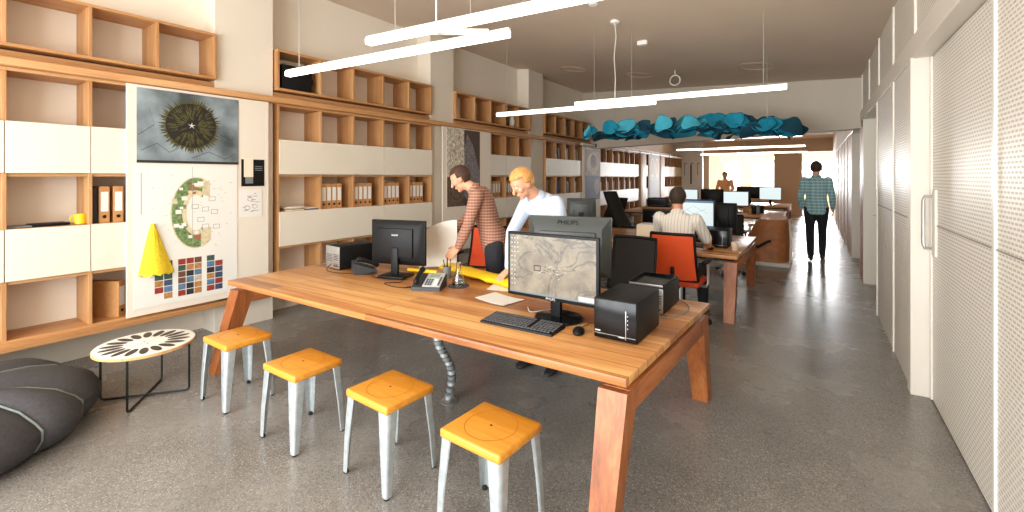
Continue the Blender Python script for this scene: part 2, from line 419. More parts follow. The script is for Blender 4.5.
struct(MB().box((1.9, YF, 0), (2.1, Y2+.2, 3.3)), 'wall_right_far', M['wall'])
for k, (a, b) in enumerate(((-4.25, -3.43), (-2.9, -1.5), (-.55, .75))):
    m = MB()
    for x in (a+.03, (a+b)/2, b-.03): m.box((x-.025, Y2+.06, .9), (x+.025, Y2+.12, 2.45))
    for z in (.93, 2.42): m.box((a, Y2+.06, z-.025), (b, Y2+.12, z+.025))
    struct(m, 'window_%d' % (k+2), M['white_paint'])

# ------------------------------------------------------------------ shelving
XS = -5.10   # front of shelf boards
T = .026
ROWS = dict(bottom=.345, top=2.46, bands=((.82, 1.22), (1.65, 2.05)))
def shelf_unit(name, label, ys, z0, z1, bands, doors, lower=True):
    t = thing(name, label, 'shelf', (XS, ys[0], 0))
    y0 = ys[0]; L = ys[-1]-y0
    D = XS - XL - .002
    def bx(a, b): return MB().box(a, b, bev=.002, seg=1)
    bx((-D, -T/2, z0), (0, L+T/2, z0+T)).build('bottom_board', M['oak'], t)
    bx((-D, -T/2, z1-T), (0, L+T/2, z1)).build('top_board', M['oak'], t)
    for y in ys:
        bx((-D, y-y0-T/2, z0+T), (0, y-y0+T/2, z1-T)).build('upright', M['oak_v'], t)
    if lower:
        hs = []
        for a, b in bands: hs += [a, b]
        for h in hs:
            if h > z0+.1:
                m = MB()
                for ya, yb in zip(ys[:-1], ys[1:]): m.box((-D, ya-y0+T/2, h-T), (-.012, yb-y0-T/2, h))
                m.build('shelf_board', M['oak'], t)
        for a, b in bands:
            for ya, yb in doors:
                MB().box((-.004, ya-y0+.003, a+.002), (.016, yb-y0-.003, b-.002), bev=.002, seg=1).build('flap_door', M['white'], t)
    return t
B1 = [-.30, .19, .68, 1.17, 1.64, 2.13]
B2 = [2.785, 3.32, 3.80, 4.30, 4.79, 5.27]
B3 = [5.875, 6.38, 6.87, 7.36, 7.83, 8.30]
B4 = [8.96, 9.45, 9.94, 10.43, 10.92, 11.40]
B5 = [12.05, 12.55, 13.05, 13.55, 14.05, 14.55, 15.05, 15.50]
B6 = [16.30, 16.80, 17.30, 17.85]
B7 = [18.65, 19.15, 19.65, 20.15, 20.65, 21.15, 21.55]
bands = ROWS['bands']
def pair(ys, k):
    o = [];
    for i in range(0, len(ys)-1, k): o.append((ys[i], ys[min(i+k, len(ys)-1)]))
    return o
shelf_unit('bookcase', 'oak wall bookcase with white flap doors behind the grey floor cushion', B1, .345, 2.46, bands, pair(B1, 1))
shelf_unit('bookcase', 'oak wall bookcase with white flap doors behind the left end of the long table', B2, .345, 2.46, bands, [(B2[0], B2[3]), (B2[3], B2[5])])
shelf_unit('bookcase', 'oak wall bookcase with white flaps behind the two bending men', B3, .345, 2.46, bands, [(B3[0], B3[3]), (B3[3], B3[5])])
shelf_unit('bookcase', 'oak wall bookcase with leaning magazines, left of the collar picture board', B4, .345, 2.46, bands, [(B4[0], B4[5])])
shelf_unit('bookcase', 'oak bookcase behind the black high-back chair, before the first oak post', B5, .345, 2.46, bands, [(B5[0], B5[7])])
shelf_unit('bookcase', 'narrow oak bookcase partly hidden by the twin oval picture board', B6, .345, 2.46, bands, [(B6[0], B6[3])])
shelf_unit('bookcase', 'oak bookcase at the end of the shelf wall, next to the white partition', B7, .345, 2.46, bands, [(B7[0], B7[6])])
for ys, lab in ((B1, 'open oak top shelf above the urchin photo board'), (B2, 'open oak top shelf holding a black case in its first bay'),
                (B3, 'open oak top shelf with a white vase in its last bay'), (B4, 'open oak top shelf that runs up to the blue felt cloud')):
    shelf_unit('top_shelf', lab, ys, 2.62, 3.09, (), (), False)
# hanging rail
m = MB()
m.box((XL, -.4, 2.522), (-5.17, 21.55, 2.60)); m.box((XL, -.4, 2.462), (-5.02, 21.55, 2.522), bev=.004)
rail = m.build('picture_rail', M['oak']); tag(rail, 'long oak hanging rail running along the shelf wall', 'rail')
m = MB(); m.box((XL, -.4, .30), (-5.02, 2.7, .344), bev=.004)
r2 = m.build('lower_rail', M['oak']); tag(r2, 'low oak rail under the urchin photo board', 'rail')
m = MB().box((-5.015, 10.6, 2.44), (-4.95, 21.5, 2.50), bev=.01)
tr = m.build('cable_tray', M['white_paint']); tag(tr, 'thin white cable tray along the far part of the oak rail', 'cable tray')
for k in range(8):
    MB().box((-5.017, 11.4+k*1.25, 2.432), (-4.94, 11.5+k*1.25, 2.508)).build('clip', M['darkgrey'], tr)
for y, l in ((15.85, 'oak post right behind the head of the black high-back chair'), (18.25, 'oak post just right of the twin oval picture board')):
    tag(MB().box((-5.3, y-.3, 0), (-5.04, y+.3, 2.46), bev=.004).build('oak_post', M['oak_v']), l, 'post')

# display boards hung on the rail
def board(y0, y1, z0, z1, label):
    t = thing('display_board', label, 'display board', (-5.06, y0, z0))
    MB().box((-.018, 0, 0), (.0, y1-y0, z1-z0), bev=.002, seg=1).build('panel', M['pinboard'], t)
    MB().box((-.045, .1, z1-z0-.1), (-.02, y1-y0-.1, z1-z0-.02)).build('hanger', M['steel'], t)
    return t
M['pinboard'] = mat('pin_board', (230,220,203), .7)
board(1.40, 2.65, .365, 2.455, 'cream display board with urchin photo, plan poster and yellow net')
board(5.48, 6.80, .365, 2.455, 'cream display board with bark picture behind the man in checked shirt')
board(10.85, 12.02, .365, 2.455, 'cream display board with collar picture and dark blue lower half')
board(16.5, 17.95, .365, 2.455, 'display board with twin pale ovals far along the shelf wall')
XB = -5.058
def flat(mb, pts, x, m=0):   # polygon on the left wall plane from (y, z)
    mb.face([(x, y, z) for y, z in pts], m)
def rect(mb, y0, y1, z0, z1, x, m): flat(mb, [(y0,z0),(y1,z0),(y1,z1),(y0,z1)], x, m)
# urchin photo
sky = mat('photo_backdrop', (118,130,134), .5, noise=.7, nscale=3.5)
spine = mat('photo_spines', (78,74,36), .6, noise=.5, nscale=60)
spine2 = mat('photo_body', (26,23,15), .6, noise=.5, nscale=50)
m = MB(); m.box((XB, 1.47, 1.75), (XB+.004, 2.33, 2.43), 0)
cy, cz = 1.90, 2.12
for k in range(190):
    a = k*2*PI/190 + rnd.uniform(-.05,.05); r1 = rnd.uniform(.215,.285); w = .02
    ca, sa = math.cos(a), math.sin(a)
    flat(m, [(cy+.15*ca-w*sa, cz+.15*sa+w*ca), (cy+.15*ca+w*sa, cz+.15*sa-w*ca), (cy+r1*ca, cz+r1*sa)], XB+.0052+.00001*k, 1)
flat(m, [(cy+.215*math.cos(k*PI/18), cz+.215*math.sin(k*PI/18)) for k in range(36)], XB+.0075, 2)
for k in range(150):
    a = rnd.uniform(0, 2*PI); r0 = rnd.uniform(.05,.17); r1 = r0+rnd.uniform(.05,.09); w=.006
    ca, sa = math.cos(a), math.sin(a)
    flat(m, [(cy+r0*ca-w*sa, cz+r0*sa+w*ca), (cy+r0*ca+w*sa, cz+r0*sa-w*ca), (cy+r1*ca, cz+r1*sa)], XB+.0077+.000005*k, 1)
for k in range(5):
    a = k*2*PI/5+.3
    flat(m, [(cy-.006*math.sin(a), cz+.006*math.cos(a)), (cy+.006*math.sin(a), cz-.006*math.cos(a)), (cy+.035*math.cos(a), cz+.035*math.sin(a))], XB+.009, 3)
for pts in ([(1.5,1.86),(1.62,1.93),(1.72,1.85),(1.8,1.9)], [(2.05,1.87),(2.2,1.8),(2.3,1.86)], [(1.48,2.0),(1.6,2.1),(1.56,2.25)], [(2.15,2.05),(2.27,2.0),(2.31,2.1)], [(1.9,1.8),(2.05,1.87)]):
    for (a, b), (c2, d2) in zip(pts[:-1], pts[1:]):
        flat(m, [(a,b),(c2,d2),(c2,d2+.005),(a,b+.005)], XB+.0051, 4)
rect(m, 1.47, 2.33, 1.75, 1.775, XB+.005, 4)
o = m.build('photo_print', [sky, spine, spine2, M['paper'], mat('photo_ground', (44,40,38), .5)], smooth=False, fix=False)
tag(o, 'framed photo print of a dark spiny urchin on grey-blue backdrop', 'poster')
# plan poster with a C shaped plan and picture grids
g1 = mat('plan_green', (112,136,84), .7, noise=.5, nscale=45); g2 = mat('plan_tan', (212,196,160), .7, noise=.15, nscale=30)
pc = [mat('print_%d' % i, c, .6, noise=.3, nscale=35) for i, c in enumerate([(150,52,40),(60,84,70),(60,76,104),(178,126,70),(44,40,44),(196,178,150),(88,120,150),(110,70,50)])]
m = MB(); m.box((XB, 1.45, .43), (XB+.003, 2.32, 1.735), 0)
def arc(cy, cz, ry, rz, iy, iz, a0, a1, n, x, mi):
    for k in range(n):
        t0 = math.radians(a0+(a1-a0)*k/n); t1 = math.radians(a0+(a1-a0)*(k+1)/n)
        flat(m, [(cy+ry*math.cos(t0), cz+rz*math.sin(t0)), (cy+ry*math.cos(t1), cz+rz*math.sin(t1)), (cy+iy*math.cos(t1), cz+iz*math.sin(t1)), (cy+iy*math.cos(t0), cz+iz*math.sin(t0))], x, mi)
arc(1.94, 1.27, .21, .345, .085, .175, 55, 305, 30, XB+.0036, 1)
arc(1.94, 1.27, .12, .22, .085, .175, 60, 300, 26, XB+.0040, 2)
arc(1.94, 1.27, .215, .35, .205, .34, 52, 308, 30, XB+.0042, 2)
flat(m, [(2.06,1.55),(2.06,1.42),(1.99,1.45),(2.0,1.6)], XB+.0045, 2); flat(m, [(2.07,1.12),(2.07,1.0),(1.98,.93),(1.98,1.09)], XB+.0045, 2)
for k in range(26):
    a = math.radians(rnd.uniform(70, 290)); r = rnd.uniform(.55,.95); y = 1.94+.21*r*math.cos(a); z = 1.27+.345*r*math.sin(a); s = rnd.uniform(.012,.028)
    rect(m, y-s, y+s, z-s*.8, z+s*.8, XB+.005+.00002*k, rnd.choice([0,2,1,3,0]))
for y, z in ((2.02,1.3),(2.1,1.27),(2.02,1.13),(2.12,1.12),(1.98,1.2),(2.08,1.4),(1.93,1.33)):
    rect(m, y-.03, y+.03, z-.022, z+.022, XB+.0052, 4); rect(m, y-.026, y+.026, z-.018, z+.018, XB+.0054, 0)
rect(m, 1.905, 1.908, .95, 1.72, XB+.0056, 4)
for k in range(60):   # faint site texture
    y = rnd.uniform(1.55, 2.28); z = rnd.uniform(.9, 1.66); s = rnd.uniform(.004,.012)
    rect(m, y-s, y+s, z-.0015, z+.0015, XB+.0034, 4)
rect(m, 1.50, 1.506, 1.28, 1.66, XB+.0034, 4); 
for (ya, yb) in ((1.60,1.745),(1.785,1.99),(2.03,2.18)):
    nc = 3 if yb-ya > .18 else 2
    for i in range(nc):
        for j in range(6):
            w = (yb-ya)/nc; h = .36/6
            if rnd.random() < .06: continue
            rect(m, ya+i*w+.003, ya+(i+1)*w-.003, .475+j*h+.003, .475+(j+1)*h-.003, XB+.0036, 5+rnd.randrange(8))
o = m.build('plan_poster', [M['paper'], g1, g2, mat('plan_brick', (170,96,72), .7), mat('plan_ink', (150,146,140), .7)] + pc, smooth=False, fix=False)
tag(o, 'white site plan poster with green C-shaped building plan and picture grids', 'poster')
# yellow net cone pinned on the poster
m = MB(); rings = []
for k in range(9):
    z = 1.19 - .47*k/8; w = .012+.125*(k/8)**.9
    y = 1.585+.03*k/8
    rings.append([(XB+.012+ (.02+.035*k/8)*max(0, math.sin(PI*j/11)) + .004*math.sin(j*2.4+k), y - w + 2*w*j/11, z + (.012*math.sin(j*1.9) if k == 8 else 0)) for j in range(12)] + [(XB+.006, y+w-2*w*j/3, z) for j in range(4)])
m.loft(rings)
tag(m.build('net_cone', M['yellow_net']), 'yellow net cone pinned over the lower left of plan poster', 'netting')
# notes
m = MB(); m.box((XB, 2.36, 1.52), (XB+.003, 2.60, 1.81), 0)
for k in range(3): rect(m, 2.50, 2.58, 1.73-k*.02, 1.738-k*.02, XB+.0036, 1)
rect(m, 2.40, 2.48, 1.55, 1.62, XB+.0036, 1)
o = m.build('flyer', [M['black'], M['grey']], smooth=False, fix=False); tag(o, 'black flyer pinned right of the urchin photo', 'flyer')
m = MB(); m.box((XB+.004, 2.385, 1.62), (XB+.007, 2.48, 1.83), 0)
o = m.build('paper_tag', M['paper2'], smooth=False); tag(o, 'small cream paper tag over the corner of the black flyer', 'paper')
m = MB(); m.box((XB, 2.345, 1.19), (XB+.003, 2.575, 1.485), 0)
for k in range(16):
    y = rnd.uniform(2.37,2.5); z = rnd.uniform(1.24,1.45); rect(m, y, y+rnd.uniform(.02,.06), z, z+.005, XB+.0036, 1)
for yy, zz in ((2.45,1.38),(2.5,1.3),(2.42,1.29)):
    for k in range(8):
        a = k*PI/4; b2 = a+PI/4
        flat(m, [(yy+.03*math.cos(a), zz+.022*math.sin(a)), (yy+.03*math.cos(b2), zz+.022*math.sin(b2)), (yy+.026*math.cos(b2), zz+.018*math.sin(b2)), (yy+.026*math.cos(a), zz+.018*math.sin(a))], XB+.0037, 1)
o = m.build('sketch_sheet', [M['paper'], M['grey']], smooth=False, fix=False); tag(o, 'white sketch sheet pinned below the black flyer', 'paper')
# bark picture
m = MB(); m.box((XB, 5.58, 1.12), (XB+.004, 6.46, 2.44), 0)
rect(m, 5.58, 6.02, 1.62, 2.44, XB+.005, 1); rect(m, 5.58, 6.02, 1.12, 1.62, XB+.005, 2); rect(m, 6.02, 6.46, 1.12, 2.44, XB+.0049, 3)
flat(m, [(6.02,2.1),(6.10,2.38),(6.25,2.2),(6.44,1.75),(6.46,1.2),(6.2,1.12),(6.02,1.3)], XB+.0055, 4)
o = m.build('bark_picture', [M['paper'], mat('pale_bark', (196,186,168), .7, noise=.6, nscale=22), mat('dark_bark', (92,74,56), .7, noise=.7, nscale=26), mat('brown_dusk', (70,46,34), .6, noise=.2, nscale=4), mat('grey_feather', (118,112,112), .7, noise=.45, nscale=30)], smooth=False, fix=False)
tag(o, 'picture of pale bark beside grey plumage on the second display board', 'poster')
# collar picture
m = MB(); m.box((XB, 11.0, 1.0), (XB+.004, 11.98, 2.36), 0)
rect(m, 11.0, 11.98, 1.0, 1.66, XB+.005, 1)
def ring(cy, cz, ry, rz, iy, iz, x, mi, a0=0, a1=360):
    arc(cy, cz, ry, rz, iy, iz, a0, a1, 28, x, mi)
ring(11.5, 2.0, .40, .30, .17, .14, XB+.006, 2); ring(11.5, 2.08, .17, .16, .001, .001, XB+.0062, 3)
ring(11.75, 1.35, .2, .22, .001, .001, XB+.0062, 4)
o = m.build('collar_picture', [mat('pic_brown', (150,138,122), .6), mat('pic_blue', (58,70,98), .6, noise=.3, nscale=10), M['paper'], mat('pic_dark', (92,66,44), .6), mat('pic_grey', (130,120,118), .6)], smooth=False, fix=False)
tag(o, 'picture of a white ring collar above a dark blue print', 'poster')
m = MB(); m.box((XB, 16.62, .8), (XB+.004, 17.85, 2.4), 0)
for yy in (16.95, 17.52): ring(yy, 1.98, .25, .36, .19, .29, XB+.006, 1)
for yy in (16.95, 17.52): ring(yy, 1.98, .17, .26, .001, .001, XB+.0062, 2)
rect(m, 16.62, 17.85, .8, 1.5, XB+.005, 3)
o = m.build('oval_picture', [mat('pic_grey2', (160,142,120), .6), mat('pic_cream', (214,190,160), .6), mat('pic_tan', (186,146,110), .6), mat('pic_slate', (128,120,116), .6)], smooth=False, fix=False)
tag(o, 'picture with two pale ovals side by side, far along the wall', 'poster')

# ------------------------------------------------------------------ things on the shelves
ZS = (.345+T, 1.22, 2.05)   # shelf levels
def make_binder():
    t = thing('binder', 'x', 'binder')
    MB().box((-.285, 0, 0), (0, .07, .318), bev=.002, seg=1).build('cover', M['card'], t)
    MB().box((.0, .010, .10), (.0012, .060, .27)).build('spine_label', M['paper'], t)
    m = MB(); m.tube([(.0005+.0012, .035+.012*math.cos(a*PI/6), .055+.012*math.sin(a*PI/6)) for a in range(12)], .003, 6)
    m.cyl((-.002,.035,.055), (.0012,.035,.055), .0095, .0095, 12); m.build('finger_ring', M['black'], t)
    return t
binder0 = make_binder(); used = [False]
def binder(y, z, label, group, x=-5.135, rz=0.0):
    if not used[0]:
        used[0] = True; binder0.location = (x, y, z); binder0.rotation_euler = (0,0,rz); binder0['label'] = label; binder0['group'] = group
        return binder0
    return dup(binder0, (x, y, z), rz, label, group)
ordn = ['first', 'second', 'third', 'fourth', 'fifth', 'sixth', 'seventh', 'eighth', 'ninth', 'tenth', 'eleventh', 'twelfth']
binder(1.235, 1.22, 'brown binder right of the thin black books above the floor cushion', 'binders left of the urchin board')
binder(1.33, 1.22, 'brown binder touching the edge of the urchin photo board', 'binders left of the urchin board')
binder(1.37, ZS[0], 'brown binder standing turned in the bottom bay beside the urchin board', 'binders left of the urchin board', rz=.6, x=-5.15)
for bi, (yy, n) in enumerate(((3.345, 4), (3.825, 4), (4.325, 4), (4.815, 4))):
    for k in range(n):
        binder(yy+k*.0745, 1.22, 'brown binder, %s from left, %s binder bay behind the left monitor' % (ordn[k], ordn[bi]), 'binders in the second bookcase')
for bi, (yy, n) in enumerate(((6.40, 4), (6.89, 4), (7.38, 3))):
    for k in range(n):
        binder(yy+k*.085, 1.22, 'brown binder with white label, %s from left in %s bay between the bending men' % (ordn[k], ordn[bi]), 'binders in the third bookcase')
book_m = [mat('book_%s' % nm, c, .65) for nm, c in (('brown', (120,70,40)), ('cream', (216,196,160)), ('dark_red', (120,40,30)), ('black', (36,34,34)), ('grey', (150,144,134)), ('tan', (176,128,80)), ('white', (236,230,216)), ('blue', (56,84,112)))]
book_names = ['brown', 'cream', 'dark red', 'black', 'grey', 'tan', 'white', 'blue']
book_cache = {}
def make_book(ci, w, h, x, y, z, label, group, lean=0.0):
    key = (ci, w, h)
    if key not in book_cache:
        m = MB()
        m.box((-.2, 0, 0), (0, .004, h), 0); m.box((-.2, w-.004, 0), (0, w, h), 0); m.box((-.004, .004, 0), (0, w-.004, h), 0)
        m.box((-.195, .004, .004), (-.004, w-.004, h-.004), 1)
        book_cache[key] = m.build('book', [book_m[ci], M['paper2']], smooth=False)
        o = book_cache[key]
    else:
        o = book_cache[key].copy(); C.objects.link(o)
    o.location = (x, y, z); o.rotation_euler = (lean, 0, 0)
    tag(o, label, 'book', group); return o
make_book(3, .03, .30, -5.14, 1.19, 1.222, 'thin black book left of the pair of brown binders', 'books')
def fill(y0, y1, z, where, hmax, dens=1.0, lean=0.0, x=-5.15, cols=None):
    y = y0; k = 0
    while y < y1-.06 and k < 12:
        w = rnd.choice((.03, .042, .055)); h = min(hmax, rnd.choice((.24, .27, .30)))
        ci = rnd.choice(cols or [0,1,2,5,0,5,6,3])
        if rnd.random() < dens:
            make_book(ci, w, h, x, y, z, '%s book, %s from left, %s' % (book_names[ci], ordn[k], where), 'books on the shelf wall', lean)
            k += 1
        y += w + .004 + abs(math.sin(lean))*.06
cl = [4,6,3,1,4,7]
bayname = ['first', 'second', 'third', 'fourth', 'fifth', 'sixth', 'seventh']
for i, n in ((1, .26), (2, .22), (3, .28)):
    fill(B4[i]+.05, B4[i]+n+.05, 2.052, 'top row, %s bay of bookcase left of collar picture' % bayname[i], .32, .9, .12, cols=cl)
for i, n in ((0, .2), (1, .3), (2, .3), (3, .24)):
    fill(B4[i]+.03, B4[i]+n, 1.222, 'middle row, %s bay of bookcase left of collar picture' % bayname[i], .32, 1, 0, cols=cl)
for i in (2, 4):
    fill(B4[i]+.05, B4[i]+.3, 2.648, 'high shelf, %s bay, left of blue felt cloud' % bayname[i], .32, 1, .1, cols=cl)
for i in range(7):
    fill(B5[i]+.03, B5[i]+.34, 1.222, 'middle row, %s bay, bookcase behind high-back chair' % bayname[i], .32)
    if i in (0, 2, 3, 5): fill(B5[i]+.03, B5[i]+.25, 2.052, 'top row, %s bay, bookcase behind high-back chair' % bayname[i], .32)
for i in (0,):
    fill(B6[i]+.03, B6[i]+.2, 1.222, 'narrow bookcase left of twin oval picture', .32)
for i in range(6):
    if i != 1: fill(B7[i]+.03, B7[i]+.26, 1.222, 'middle row, %s bay of last bookcase by partition' % bayname[i], .32)
    if i in (1, 3, 4): fill(B7[i]+.03, B7[i]+.24, 2.052, 'top row, %s bay of last bookcase by partition' % bayname[i], .32)
fill(B3[3]+.05, B3[3]+.14, 2.648, 'beside the white vase on the high shelf', .32, cols=[3])
# black case in the first top bay
t = thing('projector_case', 'black equipment case in the first bay of the top shelf', 'case', (-5.30, 3.05, 2.648))
MB().box((-.12, -.21, 0), (.17, .17, .29), bev=.012).build('body', M['black'], t)
MB().cyl((.12,.17,.14), (.12,.185,.14), .05, .045, 18).build('lens', M['black_gloss'], t)
MB().tube([(0,-.1,.29),(0,-.1,.315),(0,.06,.315),(0,.06,.29)], .008, 6).build('handle', M['darkgrey'], t)
m = MB(); m.lathe([(.03,0),(.055,.05),(.06,.13),(.04,.21),(.022,.25),(.028,.29),(.024,.29),(.018,.25)], 16)
tag(m.build('vase', M['white'], loc=(-5.2, 7.72, 2.648)), 'white vase in the last bays of the high shelf', 'vase')
# yellow mug, black tray objects
t = thing('mug', 'yellow mug on the shelf left of the brown binders', 'mug', (-5.19, 1.125, 1.222))
m = MB(); m.lathe([(.036,0),(.04,.004),(.04,.085),(.037,.085),(.036,.01),(.001,.01)], 20); m.build('cup', M['yellow'], t)
m = MB(); m.tube([(.0, -.04-.022*math.sin(a*PI/8), .045+.025*math.cos(a*PI/8)) for a in range(9)], .005, 6); m.build('handle', M['yellow'], t)
m = MB().box((-.1, -.11, 0), (.06, .11, .022), bev=.004); 
tag(m.build('notebook', M['black'], loc=(-5.2, .94, 1.222), rotz=.1), 'flat black notebook lying left of the yellow mug', 'notebook')
m = MB().box((-.1, -.07, 0), (.05, .07, .014), bev=.003)
tag(m.build('notebook', M['grey'], loc=(-5.2, .77, 1.222)), 'thin grey notebook lying at the left of the shelf with the mug', 'notebook')
for k, (y, w, cidx, ang) in enumerate(((3.0, .11, 6, 0), (3.02, .10, 4, .15), (2.98, .1, 1, -.1), (3.01, .105, 6, .05))):
    m = MB(); m.box((-.13, -w, 0), (.12, w, .011), 0, bev=.002, seg=1)
    tag(m.build('magazine', [book_m[cidx]], loc=(-5.24, y, 1.2215+k*.0115), rotz=ang), '%s magazine, %s from the bottom of the left pile above the computer tower' % (book_names[cidx], ordn[k]), 'magazine', 'magazines in the pile')
for k in range(2):
    m = MB(); m.box((-.11, -.09, 0), (.11, .09, .012), 0, bev=.002, seg=1)
    tag(m.build('magazine', [book_m[7 if k == 0 else 6]], loc=(-5.25, 3.215, 1.2215+k*.0125), rotz=.1*k), '%s magazine in the small pile next to the first binder bay' % ('blue' if k == 0 else 'white'), 'magazine', 'magazines in the pile')
for k in range(5):
    make_book([5,1,0,5,1][k], .055, .27, -5.15, 4.33+k*.06, ZS[0], '%s book, %s from left in the low bay behind the left monitor' % (['tan','cream','brown','tan','cream'][k], ordn[k]), 'books on the shelf wall')

# ------------------------------------------------------------------ tables
def make_table(label, loc, X0, X1, Y0, Y1, H=.73, rotz=0, splay=(.15,.1), flare=0.0):
    """long plank table; local axes follow world"""
    t = thing('work_table', label, 'table', loc, rotz)
    m = MB().box((X0, Y0, H-.04), (X1, Y1, H), bev=.004); m.build('tabletop', M['table'], t)
    m = MB().box((X0+.06, Y0+.1, H-.075), (X1-.06, Y1-.1, H-.04)); m.build('shadow_gap_block', M['rubber'], t)  # recessed black block, its colour standing in for the shadow gap under the top
    for s, x in ((0, X0+.01), (1, X1-.138)):
        MB().box((x, Y0+.06, H-.19), (x+.13, Y1-.06, H-.075), bev=.004).build('end_rail', M['table_rail'], t)
        for yy, sg in ((Y0, -1), (Y1, 1)):
            y0 = yy + (0.02 if sg < 0 else -.16); sh = -splay[0] if sg < 0 else splay[1]
            m = MB()
            m.loft([[(x+.012,y0+.02+sh,0),(x+.118,y0+.02+sh,0),(x+.118,y0+.12+sh,0),(x+.012,y0+.12+sh,0)],
                    [(x-.004,y0,H-.078),(x+.134,y0,H-.078),(x+.134,y0+.14,H-.078),(x-.004,y0+.14,H-.078)]])
            m.build('leg', M['table_leg'], t)
    if flare:      # the right end is not quite square
        for ch in t.children:
            for v in ch.data.vertices:
                if v.co.x > 0: v.co.x += flare*max(0, (v.co.y-Y0)/(Y1-Y0))
    return t
make_table('long plank work table in front with splayed wooden legs, beside four stools', (-2.43, 2.62, 0), -1.78, 1.725, -.735, .75, .73, math.radians(1.3), (.20,.19), .105)
make_table('plank work table where the man in a white shirt sits', (-2.5, 6.58, 0), -1.75, 1.78, -1.0, 1.0)
make_table('plank work table behind the brown leather bag', (-2.4, 12.65, 0), -1.9, 1.79, -1.0, 1.0)
make_table('farthest plank work table, past the leather bag', (-2.4, 16.6, 0), -1.9, 1.76, -1.0, 1.0)

# ------------------------------------------------------------------ stools
def make_stool():
    t = thing('stool', 'x', 'stool')
    a, b, H = .178, .162, .46
    m = MB(); t0 = bmesh.new()
    m.box((-a, -b, H-.044), (a, b, H), bev=.012, seg=3)
    so = m.build('seat', M['stool_seat'], t)
    m = MB(); R = .125   # turned groove ring and centre screw
    m.lathe([(R,.0),(R+.0025,.0009),(R+.0025,.001),(R-.0025,.001),(R-.0025,0)], 40, (0,0,H-.0005)); 
    m.build('turned_ring', mat('seat_groove', (188,116,32), .45), so)
    MB().lathe([(.006,0),(.006,.0016),(.001,.002)], 12, (0,0,H-.0005)).build('screw', M['rubber'], so)
    for sx in (-1, 1):
        for sy in (-1, 1):
            def sec(z, w, off):
                cx = sx*(a-.03+off); cy = sy*(b-.03+off); th = .004
                # folded sheet: rounded corner section, closed outside, open inside
                pts = []
                for k in range(9):
                    an = (k/8)*PI/2
                    pts.append((cx + sx*(w*.5*math.cos(an)) - sx*0, cy + sy*(w*.5*math.sin(an)), z))
                pts = [(cx+sx*w*.5, cy-sy*w*.6, z)] + pts + [(cx-sx*w*.6, cy+sy*w*.5, z)]
                inn = [(p[0]-sx*th*1.2, p[1]-sy*th*1.2, z) for p in reversed(pts)]
                r = pts + inn
                return r if sx*sy > 0 else list(reversed(r))
            m = MB(); m.loft([sec(.012, .030, .028), sec(.2, .044, .018), sec(H-.038, .06, 0)])
            lg = m.build('leg', M['galv'], t)
            cx = sx*(a-.03+.028); cy = sy*(b-.03+.028)
            MB().lathe([(.012,0),(.013,.003),(.013,.012),(.011,.018)], 12, (cx, cy, 0)).build('foot', M['rubber'], lg)
    return t
st = make_stool()
SL = ['wooden stool with zinc legs between the round side table and second stool', 'wooden stool with zinc legs, second from the round side table',
      'wooden stool with zinc legs, third from the round side table, by the steel cable spine', 'wooden stool with zinc legs nearest the camera, fourth in the row']
for k, (x, y, rz) in enumerate(((-3.52, 1.62, .0), (-2.68, 1.62, .0), (-1.95, 1.69, -.05), (-1.255, 1.69, -.05))):
    o = st if k == 0 else dup(st, (0,0,0))
    o.location = (x, y, 0); o.rotation_euler = (0,0,rz); o['label'] = SL[k]; o['group'] = 'zinc leg stools'

# ------------------------------------------------------------------ round side table
t = thing('side_table', 'round white side table with black oval pattern and crossed rod legs', 'side table', (-4.11, 1.25, 0))
H, R = .392, .302
m = MB(); m.lathe([(R-.003,H-.022),(R,H-.019),(R,H-.004),(R-.003,H-.0005)], 64); m.build('ply_edge', M['ply'], t)
m = MB(); m.lathe([(R-.004,H-.001),(R-.004,H+.002),(R-.006,H+.0025)], 64, m=0)
for k in range(18):
    a = k*2*PI/18
    pts = []
    for j in range(14):
        b = j*2*PI/14; u = .198+.072*math.cos(b); v = .027*math.sin(b)
        pts.append((u*math.cos(a)-v*math.sin(a), u*math.sin(a)+v*math.cos(a), H+.0032))
    m.face(pts, 1)
for k in range(2):
    for s in (-1,1):
        a = k*PI/2
        m.face([(.01*s*math.cos(a)-.002*math.sin(a), .01*s*math.sin(a)+.002*math.cos(a), H+.0032),(.05*s*math.cos(a)-.002*math.sin(a), .05*s*math.sin(a)+.002*math.cos(a), H+.0032),(.05*s*math.cos(a)+.002*math.sin(a), .05*s*math.sin(a)-.002*math.cos(a), H+.0032),(.01*s*math.cos(a)+.002*math.sin(a), .01*s*math.sin(a)-.002*math.cos(a), H+.0032)], 1)
m.build('top', [M['paper'], mat('oval_print', (46,36,28), .5)], t, fix=False)
for a in (math.radians(51), math.radians(142)):
    ca, sa = math.cos(a), math.sin(a); r = .275
    m = MB(); m.tube([(r*ca, r*sa, H-.022), (r*ca, r*sa, .03), ((r-.008)*ca, (r-.008)*sa, .014), ((r-.025)*ca, (r-.025)*sa, .009), (-(r-.025)*ca, -(r-.025)*sa, .009), (-(r-.008)*ca, -(r-.008)*sa, .014), (-r*ca, -r*sa, .03), (-r*ca, -r*sa, H-.022)], .0075, 8)
    m.build('rod_leg', M['blackmetal'], t)

